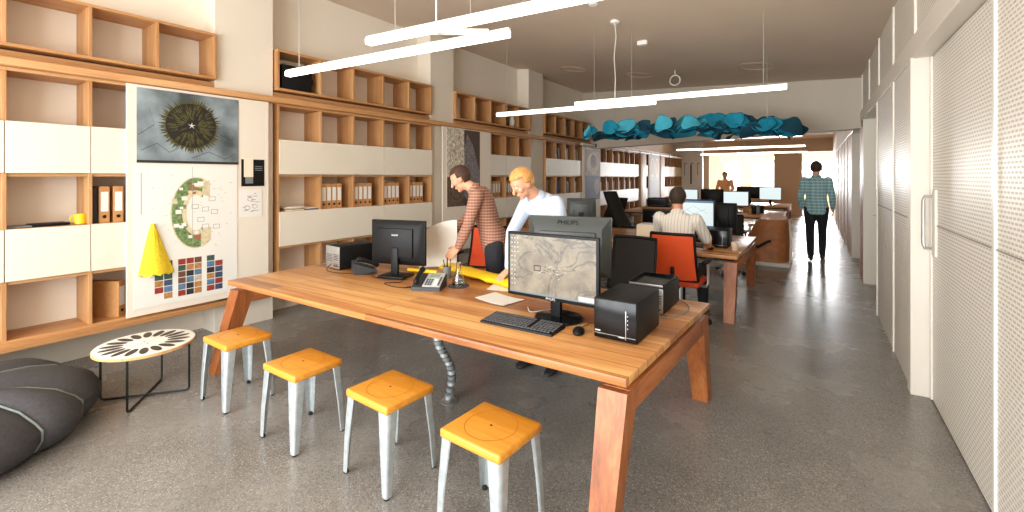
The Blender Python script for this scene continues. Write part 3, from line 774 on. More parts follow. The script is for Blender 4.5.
# ------------------------------------------------------------------ floor cushion
t = thing('floor_cushion', 'large charcoal felt floor cushion with pale seams at the left wall', 'cushion', (-4.33, .21, 0), 0)
SA = [math.radians(a) for a in (-9, 33, 57, 108, 165, 225, 291)]
seg = 120
def lob(a):
    a = a % (2*PI)
    for q in range(len(SA)):
        lo = SA[q]; hi = SA[(q+1) % len(SA)]
        w = (hi-lo) % (2*PI); x = (a-lo) % (2*PI)
        if x <= w: return abs(math.sin(PI*x/w))**.7
    return 1
m = MB(); rings = []; amp = .065
prof = [(.05,.0),(.45,.0),(.68,.008),(.78,.04),(.825,.10),(.83,.165),(.79,.235),(.69,.295),(.54,.335),(.36,.355),(.18,.355),(.06,.342),(.02,.338)]
def cushion(r, z, a, i):
    f = lob(a); rr = r*(1-amp*(1-f)*min(1, r/.5)); zz = z-(.035*(1-f)*min(1, r/.3) if z > .2 else 0)
    rr *= 1+.015*math.sin(3*a+i*.3); zz = max(0, zz+(.01*math.sin(5*a+i*.5) if z > .1 else 0))
    return V((rr*math.cos(a), rr*math.sin(a), zz))
for i, (r, z) in enumerate(prof): rings.append([cushion(r, z, 2*PI*j/seg, i) for j in range(seg)])
m.loft(rings); m.build('felt_cover', M['felt'], t)
m = MB()
for a in SA:
    pts = [cushion(r, z, a, i) for i, (r, z) in enumerate(prof)][2:]
    m.tube([p + V((.008*math.cos(a), .008*math.sin(a), .008)) for p in pts], .0065, 6)
m.build('seam_piping', M['piping'], t)
MB().lathe([(.035,.337),(.04,.352),(.02,.362)], 14).build('button', M['felt'], t)

# ------------------------------------------------------------------ desk equipment
def make_monitor(name, label, loc, rotz, W, Hh, zb, shell='black', screen='white', base='round', letter=None, arm=True, thick=.045, bez=.018, group=None, ins=.05):
    """local: screen faces -Y; zb = bottom of panel above base"""
    t = thing(name, label, 'monitor', loc, rotz, group)
    m = MB(); m.box((-W/2, -.018, zb), (W/2, .012, zb+Hh), bev=.005); pn = m.build('panel', M['black'] if shell == 'black' else M['darkgrey'], t)
    m = MB()
    m.loft([[(-W/2+.004,.011,zb+.004),(W/2-.004,.011,zb+.004),(W/2-.004,.011,zb+Hh-.004),(-W/2+.004,.011,zb+Hh-.004)],
            [(-W/2+.06,thick,zb+.05),(W/2-.06,thick,zb+.05),(W/2-.06,thick,zb+Hh-ins),(-W/2+.06,thick,zb+Hh-ins)]])
    m.box((-W/2+.10, thick-.004, zb+.07), (W/2-.10, thick+.018, zb+Hh-ins-.02), bev=.008)
    bk = m.build('back_shell', M['black'] if shell == 'black' else M['greygreen'], t)
    ys = -.0187
    m = MB()
    x0, x1, z0, z1 = -W/2+bez, W/2-bez, zb+bez*1.2, zb+Hh-bez
    m.face([(x0,ys,z0),(x1,ys,z0),(x1,ys,z1),(x0,ys,z1)], 0)
    mats = [M['screen_white']]
    if screen == 'map': mats = [M['map']]
    elif screen == 'off': mats = [M['black_gloss']]
    elif screen == 'doc':
        mats = [M['screen_white'], M['screen_blue'], M['screen_line']]
        m.face([(x0,ys-.0004,z1-.03),(x1,ys-.0004,z1-.03),(x1,ys-.0004,z1),(x0,ys-.0004,z1)], 1)
        m.face([(x0,ys-.0004,z0),(x1,ys-.0004,z0),(x1,ys-.0004,z0+.022),(x0,ys-.0004,z0+.022)], 1)
        for a, b, c2, d2 in ((.1,.2,.8,.75),(.2,.8,.7,.3),(.5,.85,.85,.55),(.15,.5,.5,.9)):
            xa, za, xb, zb2 = x0+(x1-x0)*a, z0+.03+(z1-z0-.07)*b, x0+(x1-x0)*c2, z0+.03+(z1-z0-.07)*d2
            m.face([(xa,ys-.0005,za),(xb,ys-.0005,zb2),(xb,ys-.0005,zb2+.004),(xa,ys-.0005,za+.004)], 2)
    sc = m.build('screen', mats, t, smooth=False, fix=False)
    if screen == 'map':
        m = MB()
        for i in range(3):
            for j in range(11):
                if i == 2 and j > 3: continue
                xx = x0+.012+i*.022; zz = z1-.018-j*.029
                m.face([(xx,ys-.0006,zz-.008),(xx+.008,ys-.0006,zz-.008),(xx+.008,ys-.0006,zz),(xx,ys-.0006,zz)], 0)
        m.face([(x0,ys-.0005,z0),(x1,ys-.0005,z0),(x1,ys-.0005,z0+.010),(x0,ys-.0005,z0+.010)], 1)
        m.face([(x1-.11,ys-.0007,z0+.006),(x1-.01,ys-.0007,z0+.006),(x1-.01,ys-.0007,z0+.034),(x1-.11,ys-.0007,z0+.034)], 0)
        # street grid of the town on the map
        for k in range(34):
            xx = (x0+x1)/2+.01+rnd.gauss(.0,.045); zz = (z0+z1)/2-.02+rnd.gauss(0,.02); s = rnd.uniform(.003,.010)
            m.face([(xx-s,ys-.0005,zz-.0015),(xx+s,ys-.0005,zz-.0015),(xx+s,ys-.0005,zz+.0015),(xx-s,ys-.0005,zz+.0015)], 2 if k % 3 else 0)
        for aa, bb in (((-.115,.0),(-.07,.0)),((-.115,.0),(-.115,-.03)),((-.115,-.03),(-.07,-.03)),((-.07,0),(-.072,-.03))):
            xa, za, xb, zb3 = (x0+x1)/2+aa[0], (z0+z1)/2+aa[1], (x0+x1)/2+bb[0], (z0+z1)/2+bb[1]
            w = .0025
            m.face([(xa-w,ys-.0006,za-w),(xb+w,ys-.0006,zb3-w),(xb+w,ys-.0006,zb3+w),(xa-w,ys-.0006,za+w)] if abs(xa-xb) > .01 else [(xa-w,ys-.0006,za),(xb-w,ys-.0006,zb3),(xb+w,ys-.0006,zb3),(xa+w,ys-.0006,za)], 2)
        m.build('desktop_icons', [M['icon'], M['screen_line'], M['black']], sc, smooth=False, fix=False)
    m = MB(); m.box((-.035, thick-.005, .02), (.035, thick+.03, zb+.16), bev=.008); m.build('stand_neck', M['black'], t)
    m = MB()
    if base == 'round': m.lathe([(.0,0),(.155,0),(.16,.006),(.15,.016),(.06,.026),(.045,.03)][1:], 40, (0,.09,0), sx=1.0, sy=.9)
    else: m.box((-.13, -.06, 0), (.13, .14, .018), bev=.006)
    m.build('stand_base', M['black_gloss'] if base == 'round' else M['black'], t)
    if letter:
        side, size, zz, mt = letter
        if side == 'front': text_mesh('PHILIPS', size, .0004, M[mt], 'brand_lettering', pn, Matrix.Translation((0, -.0192, zz)) @ Matrix.Rotation(PI/2, 4, 'X'))
        elif side == 'slope':
            dy, dz = thick-.011, ins-.004; L = math.hypot(dy, dz); al = math.atan2(dz, dy)
            text_mesh('PHILIPS', size, .0006, M[mt], 'brand_lettering', bk, Matrix.Translation((0, .011+dy/2+.0025*dz/L, zb+Hh-.004-dz/2+.0025*dy/L)) @ Matrix.Rotation(PI, 4, 'Z') @ Matrix.Rotation(al, 4, 'X'))
        else: text_mesh('PHILIPS', size, .0006, M[mt], 'brand_lettering', bk, Matrix.Translation((0, side, zz)) @ Matrix.Rotation(PI, 4, 'Z') @ Matrix.Rotation(PI/2 if side > .055 else math.radians(35.7), 4, 'X'))
    return t
TZ = .731
make_monitor('monitor', 'wide monitor showing a beige satellite map, facing the camera', (-1.335, 2.42, TZ), 0, .63, .405, .135, 'black', 'map', letter=('front', .02, .135+.0105, 'silver'))
make_monitor('monitor', 'big monitor seen from behind, right behind the satellite map screen', (-1.50, 2.98, TZ), math.radians(192), .62, .43, .17, 'grey', 'off', base='flat', thick=.06, ins=.085, letter=('slope', .05, 0, 'black'))
make_monitor('monitor', 'black monitor seen from behind at the left end of the long table', (-3.12, 2.80, TZ), math.radians(196), .55, .40, .10, 'black', 'off', base='flat', letter=(.064, .02, .10+.27, 'silver'))
make_monitor('monitor', 'monitor with a white drawing on screen, before the seated man', (-1.39, 6.6, TZ), 0, .53, .40, .18, 'black', 'doc', base='flat')
make_monitor('monitor', 'black monitor seen from behind next to the seated man screen', (-1.18, 7.02, TZ), PI, .54, .42, .1, 'black', 'off', base='flat')
make_monitor('monitor', 'grey monitor seen from behind, beside the shoulder of the blond man', (-2.82, 6.0, TZ), math.radians(200), .42, .36, .22, 'grey', 'off', base='flat')
make_monitor('monitor', 'monitor with blank white screen on the table behind the leather bag', (-1.62, 12.3, TZ), 0, .58, .37, .17, 'black', 'white', base='flat')
make_monitor('monitor', 'monitor with pale screen just beyond the seated man head', (-2.75, 12.2, TZ), 0, .55, .36, .22, 'grey', 'white', base='flat')
make_monitor('monitor', 'black monitor seen from behind, in front of the man in orange', (-2.28, 12.95, TZ), PI, .56, .38, .19, 'black', 'off', base='flat')
make_monitor('monitor', 'rightmost lit white screen on the farthest work table', (-1.14, 15.9, TZ), 0, .60, .40, .18, 'black', 'white', base='flat')
make_monitor('monitor', 'dark monitor seen from behind between the two white screens', (-1.75, 16.5, TZ), PI, .8, .38, .2, 'black', 'off', base='flat')

def make_pc(label, loc, rotz, rear=False, h=.225):
    """cube computer; local front faces -Y"""
    t = thing('desktop_computer', label, 'computer', loc, rotz)
    w, dpt = .245, .40
    m = MB().box((-w/2, 0, .006), (w/2, dpt, h), bev=.006); m.build('case', M['black'], t)
    m = MB()
    for sx in (-1,1):
        for yy in (.03, dpt-.03): m.cyl((sx*(w/2-.03), yy, 0), (sx*(w/2-.03), yy, .008), .012, .012, 12)
    m.build('rubber_feet', M['rubber'], t)
    if not rear:
        fp = MB().box((-w/2+.004, -.008, .012), (w/2-.004, .002, h-.004), bev=.003).build('front_panel', M['black_gloss'], t)
        MB().box((-w/2+.006, -.0095, .035), (w/2-.006, -.0078, .0365)).build('panel_seam', M['silver'], fp)
        MB().box((w/2-.062, -.0098, .022), (w/2-.058, -.0075, h-.05), bev=.001).build('light_strip', M['silver'], fp)
        MB().box((-w/2+.012, -.0098, .046), (-w/2+.042, -.0078, .053)).build('badge', M['silver'], fp)
        MB().box((w/2-.10, -.0098, .03), (w/2-.066, -.0078, .034)).build('badge', M['silver'], fp)
        m = MB()
        for k in range(4): m.box((w/2-.052, -.0098, .08+.022*k), (w/2-.048, -.0075, .086+.022*k))
        m.build('indicator_lights', M['steel'], fp)
    else:
        rp = MB().box((-w/2+.004, -.006, .012), (w/2-.004, .002, h-.004), bev=.002).build('rear_panel', M['silver'], t)
        m = MB()
        for i in range(7):
            for j in range(5): m.cyl((-w/2+.03+i*.013, -.0072, h*.36+j*.015), (-w/2+.03+i*.013, -.0055, h*.36+j*.015), .0045, .0045, 6)
        m.build('fan_grille', M['darkgrey'], rp)
        m = MB()
        for k in range(5): m.box((.02+k*.018, -.008, .03), (.032+k*.018, -.005, .04+.02*(k % 2)))
        for k in range(4): m.box((.02, -.008, h*.42+.016*k), (w/2-.014, -.005, h*.42+.006+.016*k))
        m.build('ports', M['darkgrey'], rp)
    return t
make_pc('black cube computer with glossy front, right of the satellite map screen', (-.895, 2.325, TZ), math.radians(0))
make_pc('black computer with silver rear panel, behind the glossy cube computer', (-.925, 2.93, TZ), 0, True, .172)
make_pc('black computer tower with silver rear, left of the left monitor', (-3.86, 2.64, TZ), math.radians(-5), True)
make_pc('black cube computer on the seated man table beside the paper cup', (-1.02, 6.11, TZ), 0)
# open tray lid on second computer
t = thing('document_tray', 'shallow black tray on top of the silver backed computer', 'tray', (-.925, 3.12, TZ+.173))
m = MB(); m.box((-.118,-.17,0),(.118,.17,.004)); m.box((-.118,-.17,.004),(-.112,.17,.02)); m.box((.112,-.17,.004),(.118,.17,.02)); m.box((-.112,.164,.004),(.112,.17,.02)); m.build('tray_base', M['black_gloss'], t)
MB().box((-.112,-.172,.0),(.112,-.166,.014), bev=.002).build('front_lip', M['silver'], t)

# keyboard
def keyboard(label, loc, rotz):
    t = thing('keyboard', label, 'keyboard', loc, rotz)
    m = MB(); m.loft([[(-.245,-.09,.0),(.245,-.09,.0),(.245,.09,.0),(-.245,.09,.0)],[(-.243,-.088,.012),(.243,-.088,.012),(.243,.088,.024),(-.243,.088,.024)]])
    for r in range(6):
        y = .066-r*.026 - (.006 if r else 0); z = .0125+.012*(y+.088)/.176
        x = -.23
        while x < .225:
            w = .0175
            if r == 5 and -.12 < x < .0: w = .11
            if not (.065 < x < .073 or .145 < x < .153):
                m.box((x, y-.0095, z), (x+w, y+.0095, z+.007), 1, bev=.002, seg=1)
            x += w+.004
    m.build('body', [M['black'], M['grey_key']], t)
    return t
M['grey_key'] = mat('grey_key', (84,84,86), .45)
keyboard('black keyboard in front of the satellite map screen', (-1.46, 2.275, TZ), math.radians(2))
t = thing('mouse', 'black mouse between the keyboard and the glossy cube computer', 'mouse', (-1.115, 2.335, TZ), math.radians(15))
m = MB(); m.ell((0,0,.012), (.034,.055,.024)); 
for v in m.bm.verts:
    if v.co.z < 0: v.co.z = 0
m.build('shell', M['black'], t); MB().cyl((-.003,.028,.032), (.003,.028,.032), .008, .008, 12).build('wheel', M['grey'], t)
m = MB().tube([(0,.052,.008),(.0,.1,.004),(.03,.16,.004),(.02,.2,.004)], .002, 6); m.build('cord', M['black'], t)
t = thing('mouse', 'black mouse under the hand of the seated man', 'mouse', (-1.06, 5.93, TZ))
m = MB(); m.ell((0,0,.012), (.034,.055,.024))
for v in m.bm.verts:
    if v.co.z < 0: v.co.z = 0
m.build('shell', M['black'], t)

# telephones
def phone(label, loc, rotz, dark=False):
    t = thing('telephone', label, 'telephone', loc, rotz)
    body = M['darkgrey'] if dark else M['silverplastic']
    m = MB(); m.prism([(-.10,.0),(.10,.0),(.10,.095),(.085,.10),(-.10,.028)], -.115, .115, 'x'); 
    m.build('body', M['darkgrey'], t)
    sl = math.atan2(.072,.185); Mx = Matrix.Translation((0,-.10,.030)) @ Matrix.Rotation(sl, 4, 'X')
    m = MB(); m.box((-.03,.004,.0),(.112,.195,.006), bev=.002, M=Mx); fp = m.build('face_plate', body, t)
    m = MB(); m.box((.0,.125,.006),(.075,.175,.009), M=Mx); m.build('display', M['lcd'], fp)
    m = MB()
    for i in range(3):
        for j in range(4): m.box((-.015+i*.02,.02+j*.022,.006),(-.002+i*.02,.035+j*.022,.010), bev=.001, seg=1, M=Mx)
    for j in range(6): m.box((.088,.02+j*.02,.006),(.102,.032+j*.02,.010), M=Mx)
    m.build('buttons', M['darkgrey'], fp)
    MB().box((.052,.02,.006),(.08,.1,.008), M=Mx).build('label_strip', M['paper'], fp)
    m = MB(); pts = [Mx @ V(p) for p in ((-.075,.0,.03),(-.075,.015,.042),(-.075,.05,.05),(-.075,.1,.053),(-.075,.15,.05),(-.075,.185,.042),(-.075,.2,.03))]
    m.tube(pts, [.018,.024,.019,.017,.019,.024,.018], 12); hs = m.build('handset', M['black'], t)
    m = MB(); pts = []
    for k in range(60):
        a = k*1.25; pts.append((-.115-.012*k/10+.006*math.cos(a), -.08+.006*math.sin(a)+.05*math.sin(k*.05), .010+.006*math.sin(a)*.5+.002))
    m.tube(pts, .0018, 5); m.build('cord', M['black'], t)
    return t
M['silverplastic'] = mat('silver_plastic', (176,180,178), .45); M['lcd'] = mat('lcd_display', (140,150,132), .25)
phone('silver and black desk telephone near the front edge of the long table', (-2.56, 2.62, TZ), math.radians(26))
phone('black desk telephone between the computer tower and left monitor', (-3.50, 2.72, TZ), math.radians(150), True)

# pen cup, carafe, papers, yellow roll
t = thing('pen_cup', 'grey cup of pens left of the glass carafe', 'pen holder', (-2.70, 2.98, TZ))
m = MB(); m.lathe([(.036,0),(.038,.002),(.038,.10),(.035,.10),(.034,.006),(.002,.006)], 20); m.build('cup', M['grey'], t)
for k in range(6):
    a = k*1.1; 
    m = MB(); m.cyl((.012*math.cos(a), .012*math.sin(a), .008), (.034*math.cos(a), .034*math.sin(a), .15+.01*(k % 3)), .004, .004, 6)
    m.build('pen', M['black'] if k % 3 else M['yellow'], t)
t = thing('carafe', 'clear glass carafe on a dark coaster beside the yellow sheet', 'carafe', (-2.41, 2.80, TZ+.0075))
m = MB(); m.lathe([(.046,0),(.052,.006),(.052,.02),(.046,.06),(.022,.115),(.018,.14),(.022,.185),(.019,.185),(.015,.14),(.019,.115),(.043,.06),(.048,.02),(.044,.006)], 28); m.build('glass_body', M['glass'], t)
m = MB(); m.lathe([(.0435,.0066),(.047,.02),(.0445,.045),(.001,.0452)], 28); m.build('water', M['water'] if 'water' in M else M['glass'], t)
m = MB(); m.lathe([(.085,0),(.088,.003),(.085,.007)], 32); tag(m.build('coaster', M['darkgrey'], loc=(-2.41, 2.80, TZ)), 'dark round coaster under the glass carafe', 'coaster')
t = thing('drinking_glass', 'small drinking glass next to the carafe', 'glass', (-2.50, 2.87, TZ))
m = MB(); m.lathe([(.026,0),(.03,.004),(.033,.1),(.031,.1),(.028,.006),(.001,.006)], 20); m.build('tumbler', M['glass'], t)
def sheet(name, label, cat, loc, w, d, rotz, mt, curl=.0, th=.002, group=None):
    m = MB(); nx = 8
    rr = []
    for i in range(nx+1):
        x = -w/2+w*i/nx; z = curl*(abs(2*i/nx-1)**2.5)
        rr.append([(x,-d/2,z),(x,d/2,z),(x,d/2,z+th),(x,-d/2,z+th)])
    m.loft(rr); o = m.build(name, mt, loc=loc, rotz=rotz); tag(o, label, cat, group); return o
sheet('paper_sheet', 'white paper sheet lying left of the satellite map screen', 'paper', (-1.90, 2.66, TZ), .30, .21, math.radians(-10), M['paper'], .006)
sheet('paper_sheet', 'white paper sheet lying under the yellow sheet end', 'paper', (-2.04, 2.98, TZ), .30, .21, math.radians(20), M['paper'], .004)
m = MB(); rr = []
for i in range(15):
    x = -.5+1.0*i/14
    rr.append([(x, .1*math.cos(a)+.012*math.sin(i*1.7), max(.002, .032+.03*math.sin(a)*(1+.25*math.sin(i*2.1)))) for a in [2*PI*k/14 for k in range(14)]])
m.loft(rr); tag(m.build('tracing_roll', M['yellow'], loc=(-2.44, 3.12, TZ), rotz=math.radians(-14)), 'crumpled yellow roll lying in front of the bending men', 'paper roll')
m = MB(); m.tube([(-.16,0,.018),(.16,0,.018)], .017, 14); tag(m.build('tube', M['yellow'], loc=(-3.02, 3.0, TZ), rotz=.2), 'yellow tube lying right behind the left monitor', 'tube')
# loose cables
def cable(label, pts, r=.003, mt='black', name='cable'):
    P = [V(p) for p in pts]; out = []
    for i in range(len(P)-1):
        p0, p1, p2, p3 = P[max(i-1,0)], P[i], P[i+1], P[min(i+2,len(P)-1)]
        for k in range(8):
            t2 = k/8
            out.append(.5*((2*p1)+(p2-p0)*t2+(2*p0-5*p1+4*p2-p3)*t2*t2+(3*p1-p0-3*p2+p3)*t2**3))
    out.append(P[-1])
    m = MB(); m.tube(out, r, 6); return tag(m.build(name, M[mt]), label, 'cable')
z = TZ+.004
cable('black cable trailing from the left computer tower across the table', [(-3.86,2.62,z+.05),(-3.84,2.56,z),(-3.6,2.56,z),(-3.35,2.66,z),(-3.2,2.62,z),(-3.0,2.66,z),(-2.92,2.72,z)])
cable('grey cable looped at the right end of the long table', [(-.84,2.92,z+.06),(-.80,2.86,z+.01),(-.72,2.98,z),(-.70,3.15,z),(-.74,3.28,z),(-.8,3.33,z+.01)], .004, 'grey')
cable('grey cable hanging from the silver rear of the computer', [(-.90,2.92,z+.10),(-.91,2.87,z+.05),(-.86,2.85,z),(-.78,2.92,z)], .003, 'grey')
cable('white cable lying under the satellite map screen', [(-1.62,2.6,z),(-1.55,2.52,z),(-1.5,2.58,z),(-1.45,2.66,z)], .003, 'cable')
cable('black cable below the left monitor stand', [(-3.0,2.75,z),(-2.9,2.62,z),(-2.98,2.52,z),(-2.8,2.48,z),(-2.66,2.55,z)], .003)

# cable spine under the table
t = thing('cable_spine', 'segmented grey cable spine standing under the long table', 'cable guide', (-2.19, 2.44, 0))
MB().lathe([(.06,0),(.062,.006),(.04,.018),(.03,.03)], 20).build('base', M['silver'], t)
for k in range(17):
    u = k/16; zz = .04+.59*u; yy = .075*math.sin(u*2*PI*.9+.2)-.015; xx = -.05*math.sin(u*PI)*.8
    MB().lathe([(.018,-.016),(.031,-.014),(.031,.010),(.018,.014)], 10, (xx, yy, zz)).build('link', M['galv'] if k % 2 == 0 else M['grey'], t)

# things on the other tables
t = thing('paper_cup', 'cream paper cup beside the cube computer on the seated man table', 'cup', (-.81, 6.03, TZ))
m = MB(); m.lathe([(.028,0),(.029,.002),(.039,.095),(.041,.097),(.038,.097),(.028,.004),(.001,.004)], 20); m.build('cup_wall', M['paper2'], t)
for k, (x, y, rz, w) in enumerate(((-2.12, 6.03, .1, .42), (-2.5, 6.02, -.08, .3), (-1.80, 6.12, .3, .26), (-2.45, 5.72, .0, .3))):
    sheet('paper_sheet', ['wide cream paper sheet on the table left of the orange chair', 'cream paper sheet farther left of the orange chair', 'cream paper sheet near the left elbow of the seated man', 'cream paper sheet lying below the grey monitor'][k], 'paper', (x, y, TZ+.0005), w, .29, rz, M['paper2'], .004, .012 if k == 0 else .004)
keyboard('black keyboard in front of the seated man', (-1.40, 6.1, TZ), 0)
m = MB(); 
t = thing('document_box', 'open white document box at the left elbow of the seated man', 'box', (-1.98, 6.5, TZ))
MB().box((-.14,-.16,0),(.14,.16,.2), bev=.004).build('box_body', M['paper2'], t); MB().box((-.13,-.15,.2),(.13,.15,.215)).build('paper_stack', M['paper'], t)
t = thing('tablet', 'small dark tablet leaning on the table behind the leather bag', 'tablet', (-1.18, 12.6, TZ), 0)
MB().box((-.14,0,0),(.14,.012,.19), bev=.004, M=Matrix.Rotation(math.radians(-15),4,'X')).build('body', M['black'], t)
MB().box((-.12,-.001,.02),(.12,0,.17), M=Matrix.Rotation(math.radians(-15),4,'X')).build('screen', M['black_gloss'], t)
MB().box((-.02,.012,0),(.02,.09,.01)).build('stand', M['black'], t)
t = thing('card_box', 'tan cardboard box between white screen and dark tablet', 'box', (-1.38, 12.75, TZ))
MB().box((-.12,-.1,0),(.12,.1,.17), bev=.003).build('carton', M['card'], t); MB().box((-.12,-.02,.17),(.12,.02,.172)).build('tape', M['paper2'], t)
for k in range(3):
    t = thing('jar', ['brown jar', 'dark jar', 'grey jar'][k]+' next to the white screen behind the leather bag', 'jar', (-1.29+.085*k, 12.15, TZ), 0)
    m = MB(); m.lathe([(.035,0),(.04,.01),(.04,.12+.03*k),(.03,.14+.03*k)], 14); m.build('body', [M['card'], M['black'], M['grey']][k], t)
    MB().lathe([(.032,.14+.03*k),(.032,.16+.03*k)], 14).build('lid', M['darkgrey'], t)
# printer on a side cabinet near the shelf wall
t = thing('side_cabinet', 'small oak topped cabinet under a black printer by the shelves', 'cabinet', (-2.98, 10.55, 0))
MB().box((-.30,-.32,.02),(.30,.32,.90)).build('body', M['darkgrey'], t); MB().box((-.33,-.35,.90),(.33,.35,.94), bev=.004).build('top', M['table'], t)
for k in range(2): 
    dw = MB().box((-.28,-.335,.06+.42*k),(.28,-.32,.44+.42*k), bev=.003).build('drawer', M['black'], t); MB().box((-.08,-.35,.33+.4*k),(.08,-.335,.345+.4*k)).build('handle', M['steel'], dw)
t = thing('printer', 'black printer standing on the small oak topped cabinet', 'printer', (-2.98, 10.55, .941))
MB().box((-.22,-.2,0),(.22,.2,.2), bev=.015).build('body', M['black'], t); MB().box((-.16,-.26,.03),(.16,-.19,.045)).build('paper_tray', M['darkgrey'], t); MB().box((-.18,-.205,.15),(.18,-.198,.185)).build('control_panel', M['darkgrey'], t)

# ------------------------------------------------------------------ task chairs
def make_chair(label, loc, rotz, seatm, backm, frame='black', high=False, backw=.46, zt=1.02, zb=.52, group='office chairs', armm='black'):
    """local: sitter faces +Y, back at -Y"""
    t = thing('office_chair', label, 'chair', loc, rotz, group)
    m = MB(); rr = []
    m.box((-.24,-.22,.44),(.24,.24,.51), bev=.03, seg=3); m.build('seat', M[seatm], t)
    m = MB(); n = 9; rr = []
    for i in range(n):
        u = i/(n-1); z2 = zb+(zt-zb)*u; w = backw/2*(1-.06*u if not high else 1-.12*u); y = -.25-.05*math.sin(u*PI*.7)-.09*u-(.30*u if high else 0)
        th = .012 if not high else .035
        rr.append([(w*math.sin(a), y + th*math.cos(a)*(1 if not high else 1) + .035*(math.sin(a)**2), z2) for a in [2*PI*k/16 for k in range(16)]])
    m.loft(rr); bk = m.build('backrest', M[backm], t)
    if not high:
        m = MB()
        for sx in (-1, 1): m.tube([(sx*backw/2*(1-.06*i/(n-1)), -.25-.05*math.sin(i/(n-1)*PI*.7)-.09*i/(n-1)+.035, zb+(zt-zb)*i/(n-1)) for i in range(n)], .014, 8)
        for i in (0, n-1):
            u = i/(n-1); y = -.25-.05*math.sin(u*PI*.7)-.09*u; w = backw/2*(1-.06*u)
            m.tube([(w*math.sin(a), y+.035*math.sin(a)**2, zb+(zt-zb)*u) for a in [-PI/2+PI*k/10 for k in range(11)]], .014 if i == 0 else .018, 8)
        m.build('back_frame', M[frame], bk)
    m = MB(); m.tube([(0,-.1,.42),(0,-.27,.42),(0,-.33,.50),(0,-.34,zb+.15)], [.03,.03,.025,.02], 10); m.build('back_support', M[frame], t)
    for sx in (-1, 1):
        ar = MB().box((sx*.29-.035,-.16,.70),(sx*.29+.035,.12,.73), bev=.012).build('armrest', M['black'], t)
        m = MB(); m.tube([(sx*.16,.0,.43),(sx*.28,-.02,.44),(sx*.30,-.02,.48),(sx*.29,-.02,.70)], .016, 8); m.build('arm_support', M[armm], ar)
    MB().cyl((0,0,.10),(0,0,.44),.028,.028,14).build('column', M['steel'], t)
    for k in range(5):
        a = k*2*PI/5+.3; ca, sa = math.cos(a), math.sin(a)
        m = MB(); m.tube([(0,0,.12),(.15*ca,.15*sa,.105),(.29*ca,.29*sa,.075)], [.03,.024,.016], 8); lg = m.build('base_leg', M['silver'], t)
        m = MB(); m.cyl((.30*ca-.022*sa,.30*sa+.022*ca,.03),(.30*ca+.022*sa,.30*sa-.022*ca,.03),.03,.03,14); m.cyl((.30*ca,.30*sa,.03),(.29*ca,.29*sa,.075),.01,.01,8)
        m.build('caster', M['black'], lg)
    return t
make_chair('orange mesh office chair with black frame under the seated man', (-1.25, 5.22, 0), 0, 'orange_seat', 'orange', backw=.47, armm='steel')
make_chair('black mesh office chair behind the satellite map monitor', (-1.51, 4.02, 0), PI*.97, 'black', 'mesh_black', armm='steel')
make_chair('orange mesh office chair behind the man in checked shirt', (-3.25, 4.15, 0), PI*1.1, 'orange_seat', 'orange', zt=1.0)
make_chair('black high-back chair at the far side of the seated man table', (-2.72, 8.25, 0), math.radians(-105), 'black', 'black', high=True, zt=1.34, backw=.5)
make_chair('black office chair mostly hidden behind the seated man table', (-1.25, 8.35, 0), PI, 'black', 'mesh_black', zt=.95)
make_chair('dark office chair pulled up at the table behind the leather bag', (-1.9, 11.3, 0), 0, 'black', 'mesh_black', zt=.95)
make_chair('black office chair with tall back behind the grey monitor near the blond man', (-3.5, 8.2, 0), PI*.9, 'black', 'black', high=True, zt=1.2, backw=.5)
# metal stool at the far table
t = thing('metal_stool', 'grey metal frame stool under the table behind the leather bag', 'stool', (-1.08, 11.75, 0))
MB().box((-.2,-.17,.5),(.2,.17,.53), bev=.008).build('seat', M['ply'], t)
for sx in (-1,1):
    for sy in (-1,1): MB().cyl((sx*.17,sy*.14,.5),(sx*.19,sy*.16,0),.014,.012,8).build('leg', M['galv'], t)
m = MB()
for sy in (-1,1): m.cyl((-.18,sy*.155,.2),(.18,sy*.155,.2),.008)
m.build('stretcher', M['galv'], t)

# leather bag
t = thing('leather_bag', 'large slumped brown leather bag on a white plinth beside the walkway', 'bag', (-.78, 10.15, 0))
MB().box((-.42,-.80,0),(.42,.80,.07), bev=.01).build('plinth', M['white_paint'], t)
m = MB(); rr = []
for i in range(11):
    u = i/10; z2 = .07+.76*u; k = (1-.25*max(0,u-.55)**1.2); w = .40*k*(1 if u > .03 else .94)*(1-.5*max(0,u-.9)*8*.5); dd = .74*(1-.35*max(0,u-.3)); xl = -.40+.36*max(0,u-.25)**1.1; xr = .40-.04*u; xm = (xl+xr)/2; xw = (xr-xl)/2*(1 if u < .95 else .85)
    rr.append([(xm+xw*(abs(math.cos(a))**.5)*(1 if math.cos(a) > 0 else -1)*(1+.02*math.sin(5*a+i)), dd*(abs(math.sin(a))**.45)*(1 if math.sin(a) > 0 else -1)*(1+.015*math.sin(4*a+i*2)), z2) for a in [2*PI*k2/28 for k2 in range(28)]])
m.loft(rr); m.build('leather_body', M['leather'], t)
m = MB(); m.tube([(-.12,-.79,.36),(-.1,-.82,.33),(.05,-.82,.44),(.12,-.80,.47)], .022, 8); m.build('strap_handle', M['black'], t)
m = MB(); m.tube([(.41,-.70,.08),(.42,-.62,.45),(.40,-.5,.75),(.38,-.2,.8),(.38,.3,.78)], .016, 8); m.build('edge_piping', M['paper2'], t)

